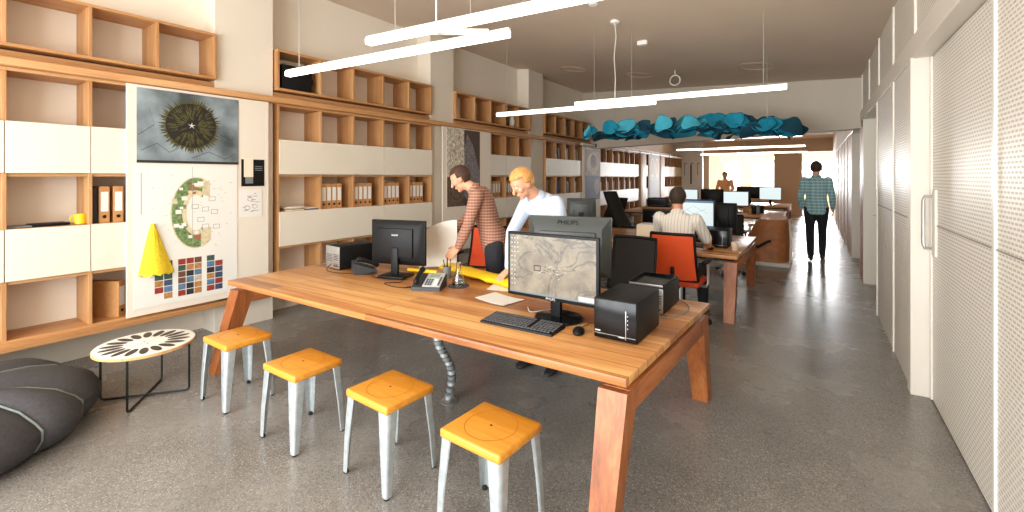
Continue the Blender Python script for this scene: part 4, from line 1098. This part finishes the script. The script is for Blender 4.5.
# ------------------------------------------------------------------ pendant bar lamps
def pendant(label, bars, link, Z, canopies, loc):
    t = thing('pendant_lamp', label, 'lamp', loc)
    ox, oy, oz = loc
    for (a, b) in bars:
        A_ = V((a[0]-ox, a[1]-oy, Z-oz)); B_ = V((b[0]-ox, b[1]-oy, Z-oz)); dd = (B_-A_); L = dd.length; ang = math.atan2(dd.y, dd.x)
        MM = Matrix.Translation(A_) @ Matrix.Rotation(ang, 4, 'Z')
        lb = MB().box((0,-.014,.020),(L,.014,.034), bev=.003, M=MM).build('bar_housing', M['lampbody'], t)
        MB().box((.006,-.028,-.024),(L-.006,.028,.021), bev=.006, M=MM).build('diffuser', M['lampglow'], lb)
    for (a, b) in link:
        A_ = V((a[0]-ox, a[1]-oy, Z-oz+.028)); B_ = V((b[0]-ox, b[1]-oy, Z-oz+.028)); dd = (B_-A_); L = dd.length; ang = math.atan2(dd.y, dd.x)
        MB().box((0,-.025,-.014),(L,.025,.014), bev=.004, M=Matrix.Translation(A_) @ Matrix.Rotation(ang,4,'Z')).build('cross_arm', M['lampbody'], t)
    for (x, y, top) in canopies:
        MB().cyl((x-ox, y-oy, Z-oz+.04), (x-ox, y-oy, top-oz), .003, .003, 6).build('suspension_wire', M['wire'], t)
    return t
def lamp_set(label, dx, dy, low=None, extra=True):
    bars = [((-3.87, 2.19+dy), (-1.60, 2.35+dy)), ((-2.50, 1.97+dy), (-.23, 2.15+dy))]
    cz = low or None
    wires = [(-3.7, 2.20+dy), (-1.9, 2.33+dy), (-2.25, 1.99+dy), (-.44, 2.13+dy)]
    t = pendant(label, bars, [((-2.2, 2.01+dy), (-1.75, 2.33+dy))], 2.53, [(x, y, low or zc(x)) for x, y in wires], (-2.05, 2.16+dy, low or zc(-2.05)))
    if not low:
        MB().lathe([(.055,-.001),(.055,-.03),(.05,-.034)], 20).build('ceiling_rose', M['lampbody'], t)
        zb = 2.53-zc(-2.05)+.05
        m = MB(); m.tube([(0,0,-.03),(.012,.01,-.2),(-.01,0,-.45),(.01,-.01,-.7),(0,0,zb)], .005, 6); m.build('power_cable', M['cable'], t)
    return t
lamp_set('white twin bar pendant lamp hanging over the long front table', 0, 0)
lamp_set('white twin bar pendant lamp hanging just in front of the blue felt cloud', 0, 3.16)
lamp_set('twin bar pendant lamp behind the blue felt cloud, nearest beyond the bulkhead', 0, 9.55, 3.22)
lamp_set('twin bar pendant lamp second beyond the bulkhead', 0, 13.5, 3.22)
lamp_set('added twin bar lamp deepest in the office, brightening the far shelves', 0, 17.3, 3.22)  # extra lamp added to brighten the partition and far shelving
# second ceiling box and hook
m = MB(); m.box((-.07,-.05,-.06),(.07,.05,-.002), bev=.006)
tag(m.build('junction_box', M['lampbody'], loc=(-2.02, 6.32, zc(-2.02)-.001)), 'small white junction box on the ceiling above the felt cloud', 'junction box')
m = MB(); m.lathe([(.05,-.001),(.05,-.028),(.044,-.034)], 18)
tag(m.build('smoke_detector', M['lampbody'], loc=(-2.03, 4.62, zc(-2.03)-.002)), 'round white smoke detector on the ceiling above the nearest lamp end', 'smoke detector')
t = thing('ceiling_hook', 'white cable loop hanging from the ceiling before the bulkhead', 'hook', (-2.1, 8.4, zc(-2.1)))
m = MB(); m.cyl((0,0,0),(0,0,-.1),.008); m.build('stem', M['cable'], t)
m = MB(); m.tube([(.09*math.sin(a*PI/8), 0, -.19+.09*math.cos(a*PI/8)) for a in range(17)], .012, 8); m.build('loop', M['cable'], t)
for k, (x, y) in enumerate(((-.78, 8.1), (-2.95, 8.9), (-4.1, 8.3))):
    m = MB(); R = .26
    m.tube([(R*math.cos(a*PI/20), R*math.sin(a*PI/20), -.132*R*math.cos(a*PI/20)) for a in range(41)], .006, 6)
    tag(m.build('ceiling_ring', M['ceiling_ring'] if 'ceiling_ring' in M else mat('ceiling_ring', (196,168,140), .7), loc=(x, y, zc(x)-.004)), ['flush round ceiling plate near the right wall', 'flush round ceiling plate above the middle of the cloud', 'flush round ceiling plate near the shelf wall'][k], 'ceiling plate')

# ------------------------------------------------------------------ blue felt cloud
t = thing('felt_cloud', 'blue teal felt cloud of overlapping discs hanging from the ceiling', 'acoustic cloud', (-1.75, 7.7, 2.27))
def disc_mesh(R, seed):
    r = random.Random(seed); m = MB(); n = 22; th = .006
    rad = [R*(1+.06*math.sin(3*a*2*PI/n+seed)+.04*math.sin(5*a*2*PI/n)) for a in range(n)]
    bend = r.uniform(-.9, .9); rings = []
    def P(f, a, dz):
        x = f*rad[a]*math.cos(2*PI*a/n); y = f*rad[a]*math.sin(2*PI*a/n); return (x, y, bend*x*x/R*.7 + .18*y*y/R + dz)
    for f in (.02, .5, .85, 1.0): rings.append([P(f, a, th) for a in range(n)])
    for f in (1.0, .85, .5, .02): rings.append([P(f, a, 0) for a in range(n)])
    m.loft(rings); return m.mesh('felt_disc')
dm = []
for k in range(6):
    me = disc_mesh(.105+.014*k, k); me.shade_smooth(); dm.append(me)
variants = []
for me in dm:
    for mt in ('blue1', 'blue2', 'blue3'):
        c3 = me.copy(); c3.materials.append(M[mt]); variants.append((mt, c3))
def cloud_env(x):
    return .06*math.sin(x*2.1+.5)
r = random.Random(11)
for k in range(98):
    if k < 38: layer = 'bottom'
    elif k < 66: layer = 'mid'
    else: layer = 'top'
    idx = {'bottom': k, 'mid': k-38, 'top': k-66}[layer]; cnt = {'bottom': 38, 'mid': 28, 'top': 32}[layer]
    x = -1.55 + 3.1*((idx+.5)/cnt) + r.uniform(-.1,.1); y = r.uniform(-.36,.36)
    taper = max(.35, 1-abs(x/1.75)**4)
    col = {'bottom': ('blue2','blue2','blue1'), 'mid': ('blue2','blue1','blue1'), 'top': ('blue1','blue3','blue3','blue2','blue1')}[layer]
    mt = r.choice(col); cand = [v for v in variants if v[0] == mt]; me = r.choice(cand)[1]
    o = bpy.data.objects.new('felt_disc', me); C.objects.link(o); o.parent = t
    zz = {'bottom': .06, 'mid': .13, 'top': .20}[layer]*taper - .05*x/1.6 + cloud_env(x)*.2 + .05*(1-taper)
    tilt = {'bottom': .6, 'mid': .8, 'top': 1.05}[layer]
    o.location = (x, y, zz); o.rotation_euler = (r.uniform(.3,1)*tilt*(1 if layer != 'bottom' else r.choice((-1,1))), r.uniform(-.45,.45), r.uniform(-.7,.7))
    if layer == 'top': o.rotation_euler.x = r.uniform(.75, 1.35)
for x, y in ((-1.28, .2), (1.18, -.3)):
    MB().cyl((x, y, .2), (x, y, zc(-1.75+x)-2.275), .004, .004, 6).build('suspension_wire', M['wire'], t)
MB().box((-1.4,-.03,.09),(1.4,.03,.12)).build('support_bar', M['blue2'], t)

# ------------------------------------------------------------------ far fittings
for k, x in enumerate((-3.9, -3.3, -2.7, -2.1, -1.6)):
    t = thing('bulb_lamp', 'small glowing bulb lamp, %s from the left in the bright far room' % ordn[k], 'lamp', (x, 24.5+.2*(k % 2), 3.2), 0, 'bulbs in the far room')
    MB().cyl((0,0,0),(0,0,-.6),.006,.006,6).build('cord', M['black'], t); MB().ell((0,0,-.68),(.07,.07,.085)).build('bulb', M['bulb'], t); MB().cyl((0,0,-.6),(0,0,-.63),.03).build('socket', M['black'], t)
for k, x in enumerate((-.35, .95)):
    t = thing('bulb_lamp', ['small glowing bulb at the left edge of the far doorway', 'small glowing bulb at the right edge of the far doorway'][k], 'lamp', (x, 24.2, 3.2), 0, 'bulbs in the far room')
    MB().cyl((0,0,0),(0,0,-.6),.006,.006,6).build('cord', M['black'], t); MB().ell((0,0,-.68),(.07,.07,.085)).build('bulb', M['bulb'], t); MB().cyl((0,0,-.6),(0,0,-.63),.03).build('socket', M['black'], t)
for k in range(4):
    x = -5.25+.28*k
    t = thing('coat_hook', 'black coat hook, %s from the left on the white partition' % ordn[k], 'hook', (x, 21.6, 2.2))
    MB().tube([(0,0,0),(0,-.06,.02),(.08,-.14,.06),(.12,-.16,.0)], .014, 6).build('arm', M['black'], t); MB().cyl((0,-.02,-.02),(0,-.02,-.9 if k == 2 else -.5),.012 if k != 2 else .03).build('hanging_strap', M['black'] if k == 2 else M['darkgrey'], t)

# ------------------------------------------------------------------ people
def remesh(mb, name, m, parent, loc, vox=.008, smooth=6):
    me = mb.mesh(name+'_raw'); ob = bpy.data.objects.new(name+'_tmp', me); C.objects.link(ob)
    md = ob.modifiers.new('r', 'REMESH'); md.mode = 'VOXEL'; md.voxel_size = vox
    s2 = ob.modifiers.new('s', 'SMOOTH'); s2.iterations = smooth; s2.factor = .5
    dg = bpy.context.evaluated_depsgraph_get(); dg.update()
    out = bpy.data.meshes.new_from_object(ob.evaluated_get(dg)); out.name = name
    bpy.data.objects.remove(ob)
    out.materials.clear(); out.materials.append(m); out.shade_smooth()
    o = bpy.data.objects.new(name, out); C.objects.link(o); o.parent = parent
    return o
def limb(mb, pts, rs, n=12, sub=6):
    """smooth tapered limb with round ends"""
    P = [V(p) for p in pts]; out = []; R = []
    for i in range(len(P)-1):
        for k in range(sub):
            u = k/sub; out.append(P[i].lerp(P[i+1], u)); uu = u*u*(3-2*u); R.append(rs[i]*(1-uu)+rs[i+1]*uu)
    out.append(P[-1]); R.append(rs[-1])
    mb.tube(out, R, n)
    for p, r in zip(P, rs): mb.ell(p, (r*.99,)*3, seg=14, rng=10)
def torso(mb, J, g, top=True, bottom=True, flare=0.0):
    hr = (J['hipR']-J['hipL']).normalized(); sr = (J['shR']-J['shL']).normalized()
    P = (J['hipR']+J['hipL'])/2; S = (J['shR']+J['shL'])/2; up = (S-P).normalized()
    secs = [(-.10,.13,.10),(-.03,.165,.118),(.06,.165,.118),(.2,.150,.108),(.36,.160,.115),(.44,.175,.118),(.51,.165,.10),(.555,.09,.07)]
    L = (S-P).length/.5
    rings = []
    for h, hw, hd in secs:
        if not bottom and h < -.05: continue
        u = min(1, max(0, h/.5)); rt = (hr*(1-u)+sr*u).normalized(); rt = (rt-up*rt.dot(up)).normalized(); fw = up.cross(rt)
        c0 = P + up*h*L
        e = flare if h < .1 else 0
        rings.append([c0 + rt*(hw+g+e)*J['s']*math.cos(a)*1.0 + fw*(hd+g+e)*J['s']*math.sin(a) for a in [2*PI*k/24 for k in range(24)]])
    mb.loft(rings)
def frame(f, u):
    f = f.normalized(); u = (u-f*u.dot(f)).normalized(); r_ = f.cross(u)
    return r_, f, u
def hand(mb, wrist, d, palm_n, side, curl=.5, s=1.0):
    """palm + five separate fingers; d = direction of fingers, palm_n = palm normal"""
    d = d.normalized(); n = (palm_n-d*palm_n.dot(d)).normalized(); w = d.cross(n)*side
    rings = []
    for t2, hw, hh in ((-.01,.024,.018),(.02,.034,.017),(.06,.042,.016),(.088,.041,.013)):
        c0 = wrist + d*t2*s; rings.append([c0 + w*hw*s*math.cos(a)+n*hh*s*math.sin(a) for a in [2*PI*k/14 for k in range(14)]])
    mb.loft(rings)
    for k, (o, l) in enumerate(((.033,.070),(.011,.080),(-.011,.075),(-.033,.058))):
        p = wrist + d*.085*s + w*o*s; pts = [p]; dd = d.copy(); ax = d.cross(n)
        for j in range(3):
            dd = (dd + n*curl*.55).normalized(); pts.append(pts[-1]+dd*l*s*(.42,.32,.26)[j])
        limb(mb, pts, [.0095*s,.009*s,.0085*s,.0075*s], 8, 2)
    p = wrist + d*.02*s + w*.03*s
    limb(mb, [p, p+(w*.7+d*.6+n*.3).normalized()*.042*s, p+(w*.7+d*.6+n*.3).normalized()*.042*s+(w*.25+d*.85+n*.4).normalized()*.035*s, p+(w*.6+d*.9+n*.5).normalized()*.085*s], [.014*s,.012*s,.0105*s,.009*s], 8, 2)
def person(label, J, f_head, up_head, shirt_m, trouser_m, hair_m, short_sleeve=False, name='person', hair_long=.0, base=None, toes=None, curl=.5, hand_d=None, palm=None, tuck=False):
    J = {k: (V(v) if not isinstance(v, (int, float)) else v) for k, v in J.items()}
    s = J['s']
    base = V(base) if base else V(((J['ankL'].x+J['ankR'].x)/2, (J['ankL'].y+J['ankR'].y)/2, 0))
    t = thing(name, label, 'person', base)
    for k in list(J):
        if k != 's': J[k] = J[k]-base
    H = J['head']; r_, f, u = frame(f_head, up_head); R3 = Matrix((r_, f, u)).transposed()
    S = (J['shR']+J['shL'])/2
    # skin body: one continuous surface
    b = MB(); torso(b, J, -.012)
    limb(b, [S-(S-H)*.1, S.lerp(H, .55), H-u*.04*s], [.062*s,.056*s,.056*s])
    b.ell(H+u*.018*s, (.076*s,.094*s,.102*s), R3); b.ell(H-u*.055*s+f*.022*s, (.056*s,.062*s,.062*s), R3)
    b.ell(H-u*.10*s+f*.062*s, (.024*s,.02*s,.018*s), R3)     # chin
    b.ell(H+u*.038*s+f*.078*s, (.05*s,.016*s,.014*s), R3)    # brow
    limb(b, [H+u*.018*s+f*.088*s, H-u*.012*s+f*.104*s, H-u*.028*s+f*.112*s], [.010*s,.012*s,.016*s], 10, 3)
    b.ell(H-u*.062*s+f*.086*s, (.026*s,.012*s,.011*s), R3)   # mouth
    for sx in (-1,1):
        b.ell(H+r_*sx*.078*s-f*.008*s-u*.008*s, (.012*s,.022*s,.032*s), R3)
        b.ell(H+r_*sx*.045*s+f*.062*s-u*.02*s, (.022*s,.022*s,.024*s), R3)
    for sd, sx in (('L',-1),('R',1)):
        limb(b, [J['sh'+sd], J['el'+sd]], [.056*s,.043*s]); 
        mid = J['el'+sd].lerp(J['wr'+sd], .3); limb(b, [J['el'+sd], mid, J['wr'+sd]], [.042*s,.043*s,.028*s])
        dd = (hand_d[sd] if hand_d else (J['wr'+sd]-J['el'+sd])); dd = V(dd)
        pn = V(palm[sd]) if palm else V((0,0,-1)) if abs(dd.normalized().z) < .8 else f
        hand(b, J['wr'+sd], dd, pn, sx, curl, s)
        limb(b, [J['hip'+sd], J['kn'+sd]], [.09*s,.058*s]); mid = J['kn'+sd].lerp(J['ank'+sd], .3)
        limb(b, [J['kn'+sd], mid, J['ank'+sd]], [.057*s,.058*s,.04*s])
    remesh(b, 'body', M['skin'], t, base, .0075, 3)
    # clothing
    b = MB(); torso(b, J, .008, flare=.012)
    limb(b, [S+(H-S)*.02, S+(H-S)*.3], [.075*s,.068*s])
    for sd in 'LR':
        if short_sleeve: limb(b, [J['sh'+sd], J['sh'+sd].lerp(J['el'+sd], .85)], [.072*s,.064*s])
        else:
            mid = J['el'+sd].lerp(J['wr'+sd], .3); limb(b, [J['sh'+sd], J['el'+sd]], [.072*s,.056*s]); limb(b, [J['el'+sd], mid, J['el'+sd].lerp(J['wr'+sd], .92)], [.056*s,.054*s,.04*s])
    sh = remesh(b, 'shirt', shirt_m, t, base, .011, 5)
    m = MB()   # collar
    cc = S.lerp(H, .36); un = (H-S).normalized(); a1 = un.orthogonal().normalized(); a2 = un.cross(a1)
    m.loft([[cc-un*.03*s+(a1*math.cos(a)+a2*math.sin(a))*.082*s for a in [2*PI*k/20 for k in range(20)]], [cc+un*.012*s+(a1*math.cos(a)+a2*math.sin(a))*.07*s for a in [2*PI*k/20 for k in range(20)]], [cc-un*.005*s+(a1*math.cos(a)+a2*math.sin(a))*.064*s for a in [2*PI*k/20 for k in range(20)]]], cap=False)
    m.build('collar', shirt_m, sh)
    b = MB(); P = (J['hipR']+J['hipL'])/2
    for sd in 'LR':
        limb(b, [J['hip'+sd], J['kn'+sd]], [.105*s,.072*s]); mid = J['kn'+sd].lerp(J['ank'+sd], .35); limb(b, [J['kn'+sd], mid, J['ank'+sd].lerp(J['kn'+sd], .06)], [.071*s,.070*s,.058*s])
    b.ell(P, (.165*s,.125*s,.13*s), Matrix(((J['hipR']-J['hipL']).normalized(), V((0,0,1)).cross((J['hipR']-J['hipL']).normalized()), V((0,0,1)))).transposed())
    remesh(b, 'trousers', trouser_m, t, base, .011, 5)
    for sd in 'LR':
        td = V(toes[sd]) if toes else V((f.x, f.y, 0)); td.normalize(); ak = J['ank'+sd]; sdv = V((-td.y, td.x, 0))
        m = MB(); rings = []
        for q, w, h in ((-.085,.025,.05),(-.07,.036,.075),(-.03,.038,.095),(.03,.040,.09),(.09,.046,.06),(.14,.046,.045),(.18,.036,.035),(.195,.018,.022)):
            c0 = V((ak.x, ak.y, max(0, ak.z-.08*s))) + td*q*s
            rings.append([c0 + sdv*w*s*math.cos(a) + V((0,0,1))*(h/2*s + h/2*s*math.sin(a)) for a in [2*PI*k/14 for k in range(14)]])
        m.loft(rings); m.build('shoe', M['shoe'], t)
    # hair
    m = MB(); m.ell(H+u*.030*s-f*.012*s, (.086*s,.103*s,.104*s), R3, seg=28, rng=20)
    kill = []
    for v in m.bm.verts:
        q = v.co-H; ff = q.dot(f); uu = q.dot(u)
        if (ff > .022*s and uu < .072*s) or uu < -.055*s-hair_long or (ff > -.02*s and uu < .0): kill.append(v)
    bmesh.ops.delete(m.bm, geom=kill, context='VERTS')
    ho = m.build('hair', hair_m, t, fix=True)
    sm = ho.modifiers.new('thick', 'SOLIDIFY'); sm.thickness = .014*s; sm.offset = 0
    for sx in (-1, 1):
        MB().ell(H+r_*sx*.030*s+f*.083*s+u*.012*s, (.013*s,.008*s,.008*s), R3, seg=12, rng=8).build('eye', M['paper'], t)
        MB().ell(H+r_*sx*.030*s+f*.090*s+u*.012*s, (.005*s,.003*s,.005*s), R3, seg=8, rng=6).build('iris', M['black'], t)
    return t

plaid = check_mat('brown_check_shirt', (150,102,82), (104,62,50), (200,162,138), .028)
# man in checked shirt
person('man in brown checked shirt and dark trousers bending over the table', dict(s=1.0,
    hipL=(-2.60,3.56,.94), hipR=(-2.70,3.73,.94), shL=(-2.70,3.40,1.44), shR=(-2.88,3.72,1.46), head=(-2.96,3.47,1.60),
    elL=(-2.72,3.30,1.17), wrL=(-2.78,3.22,.95), elR=(-2.98,3.58,1.17), wrR=(-3.06,3.36,1.03),
    knL=(-2.62,3.58,.50), knR=(-2.72,3.76,.50), ankL=(-2.58,3.60,.085), ankR=(-2.68,3.80,.085)),
    V((-.80,-.42,-.50)), V((-.35,-.2,1)), plaid, M['denim_dark'], M['hair_brown'], toes=dict(L=(-.8,-.5,0), R=(-.8,-.5,0)),
    hand_d=dict(L=(-.5,-.3,-.5), R=(-.4,-.5,-.2)), palm=dict(L=(-.3,.3,-.3), R=(.3,-.1,-.5)))
# blond man
person('blond man in pale blue shirt leaning over the table toward the camera', dict(s=1.0,
    hipR=(-1.97,3.72,.95), hipL=(-1.79,3.64,.95), shR=(-2.14,3.44,1.40), shL=(-1.78,3.30,1.40), head=(-2.03,3.17,1.565),
    elR=(-2.15,3.20,1.15), wrR=(-2.12,3.10,.85), elL=(-1.68,3.26,1.10), wrL=(-1.78,3.18,.86),
    knR=(-2.0,3.53,.50), knL=(-1.80,3.50,.50), ankR=(-2.04,3.36,.085), ankL=(-1.80,3.37,.085)),
    V((-.38,-.75,-.55)), V((-.15,-.4,1)), shirt('pale_blue_shirt', (196,208,226)), M['denim_dark'], M['hair_blond'], toes=dict(R=(-.2,-1,0), L=(.0,-1,0)),
    hand_d=dict(L=(.05,-.5,-.25), R=(-.05,-.5,-.25)), palm=dict(L=(0,-.3,-1), R=(0,-.3,-1)), curl=.15)
# seated man
stripe = mat('white_striped_shirt', (232,226,214), .85)
nt = stripe.node_tree; tc = nt.nodes.new('ShaderNodeTexCoord'); w_ = nt.nodes.new('ShaderNodeTexWave'); w_.inputs['Scale'].default_value = 9; w_.bands_direction = 'X'
nt.links.new(tc.outputs['Object'], w_.inputs['Vector']); rp = nt.nodes.new('ShaderNodeValToRGB'); rp.color_ramp.elements[0].position = .02; rp.color_ramp.elements[0].color = srgb(212,203,190); rp.color_ramp.elements[1].position = .3; rp.color_ramp.elements[1].color = srgb(240,236,227)
nt.links.new(w_.outputs['Fac'], rp.inputs['Fac']); nt.links.new(rp.outputs['Color'], nt.nodes['Principled BSDF'].inputs['Base Color'])
person('man in short-sleeved white striped shirt seated in the orange chair, seen from behind', dict(s=1.02,
    hipL=(-1.33,5.17,.58), hipR=(-1.14,5.17,.58), shL=(-1.50,5.30,1.15), shR=(-1.10,5.32,1.14), head=(-1.315,5.38,1.365),
    elL=(-1.57,5.50,.89), wrL=(-1.48,5.74,.785), elR=(-1.02,5.53,.88), wrR=(-1.06,5.80,.79),
    knL=(-1.36,5.62,.545), knR=(-1.10,5.62,.545), ankL=(-1.36,5.70,.085), ankR=(-1.10,5.70,.085)),
    V((-.12,1,-.15)), V((0,.1,1)), stripe, M['denim_dark'], M['hair_dark'], short_sleeve=True, toes=dict(L=(0,1,0), R=(0,1,0)),
    hand_d=dict(L=(.05,1,-.12), R=(0,1,-.12)), palm=dict(L=(0,0,-1), R=(0,0,-1)), curl=.15)
# walking man
teal = check_mat('teal_check_shirt', (132,172,176), (84,124,132), (186,210,208), .06)
x, y = .02, 10.6
person('man in teal checked shirt and black trousers walking away along the right wall', dict(s=1.08,
    hipL=(x-.10,y,1.0), hipR=(x+.10,y,1.0), shL=(x-.19,y+.02,1.55), shR=(x+.19,y+.0,1.55), head=(x,y+.05,1.785),
    elL=(x-.255,y-.06,1.25), wrL=(x-.25,y+.06,.99), elR=(x+.255,y+.05,1.25), wrR=(x+.27,y+.17,1.0),
    knL=(x-.10,y+.02,.53), knR=(x+.10,y+.12,.54), ankL=(x-.09,y-.16,.10), ankR=(x+.10,y+.20,.087)),
    V((0,1,-.05)), V((0,0,1)), teal, mat('black_trousers', (26,26,32), .85), M['hair_dark'], toes=dict(L=(-.1,1,0), R=(.1,1,0)), palm=dict(L=(1,0,0), R=(-1,0,0)))
# far man
x, y = -2.8, 18.5
person('man in an orange shirt standing at the back by the bright opening', dict(s=1.03,
    hipL=(x+.09,y,.95), hipR=(x-.09,y,.95), shL=(x+.2,y,1.45), shR=(x-.2,y,1.45), head=(x,y-.04,1.68),
    elL=(x+.27,y-.02,1.2), wrL=(x+.2,y-.2,1.05), elR=(x-.27,y-.02,1.2), wrR=(x-.2,y-.2,1.05),
    knL=(x+.1,y,.5), knR=(x-.1,y,.5), ankL=(x+.1,y+.02,.085), ankR=(x-.1,y+.02,.085)),
    V((0,-1,-.1)), V((0,0,1)), shirt('orange_shirt', (246,186,126)), M['denim_dark'], M['hair_dark'])
# paper held by the man in the checked shirt
m = MB(); rr = []
def pp(u, v, o): 
    b = .05*math.sin(v*3+u*2)+.05*math.sin(u*4)
    return V((-3.17+.30*v+.02*u-.56*b-.0*u, 3.10+.20*v+.83*b+o, .745+.47*u*(1-.3*(1-v)**2)))
for i in range(9):
    u = i/8
    rr.append([pp(u, k/7, 0) for k in range(8)] + [pp(u, k/7, .003) for k in range(7,-1,-1)])
m.loft(rr); tag(m.build('large_paper', M['paper']), 'large curved white paper held by the man in checked shirt', 'paper')

# ------------------------------------------------------------------ light
w = bpy.data.worlds.new('World'); bpy.context.scene.world = w; w.use_nodes = True
bg = w.node_tree.nodes['Background']; bg.inputs['Color'].default_value = (.95,.98,1,1); bg.inputs['Strength'].default_value = 3.2
def area(name, loc, rot, sx, sy, e, col=(.94,.97,1.0)):
    l = bpy.data.lights.new(name, 'AREA'); l.shape = 'RECTANGLE'; l.size = sx; l.size_y = sy; l.energy = e; l.color = col
    o = bpy.data.objects.new(name, l); C.objects.link(o); o.location = loc; o.rotation_euler = rot; return o
area('daylight_front_window', (-2.4, YN-.25, 1.7), (PI/2, 0, 0), 5.6, 2.6, 430)
for k, (a, b) in enumerate(((-4.25, -3.43), (-2.9, -1.5), (-.55, .75))):
    area('daylight_far_window_%d' % k, ((a+b)/2, Y2+.3, 1.7), (-PI/2, 0, 0), b-a, 1.5, 420*(b-a))

# ------------------------------------------------------------------ camera
cam = bpy.data.cameras.new('camera'); co = bpy.data.objects.new('camera', cam); C.objects.link(co)
co.location = (0, 0, 1.62); co.rotation_euler = (PI/2, 0, math.radians(33.95))
cam.sensor_fit = 'HORIZONTAL'; cam.sensor_width = 36; cam.lens = 450/1024*36; cam.shift_y = -79/1024
cam.clip_start = .05; cam.clip_end = 100
sc = bpy.context.scene; sc.camera = co
sc.view_settings.view_transform = 'Standard'; sc.view_settings.look = 'None'; sc.view_settings.gamma = 1; sc.view_settings.use_curve_mapping = False
sc.view_settings.exposure = 0.24
sc.cycles.use_denoising = True; sc.cycles.max_bounces = 10; sc.cycles.diffuse_bounces = 6; sc.cycles.sample_clamp_indirect = 6
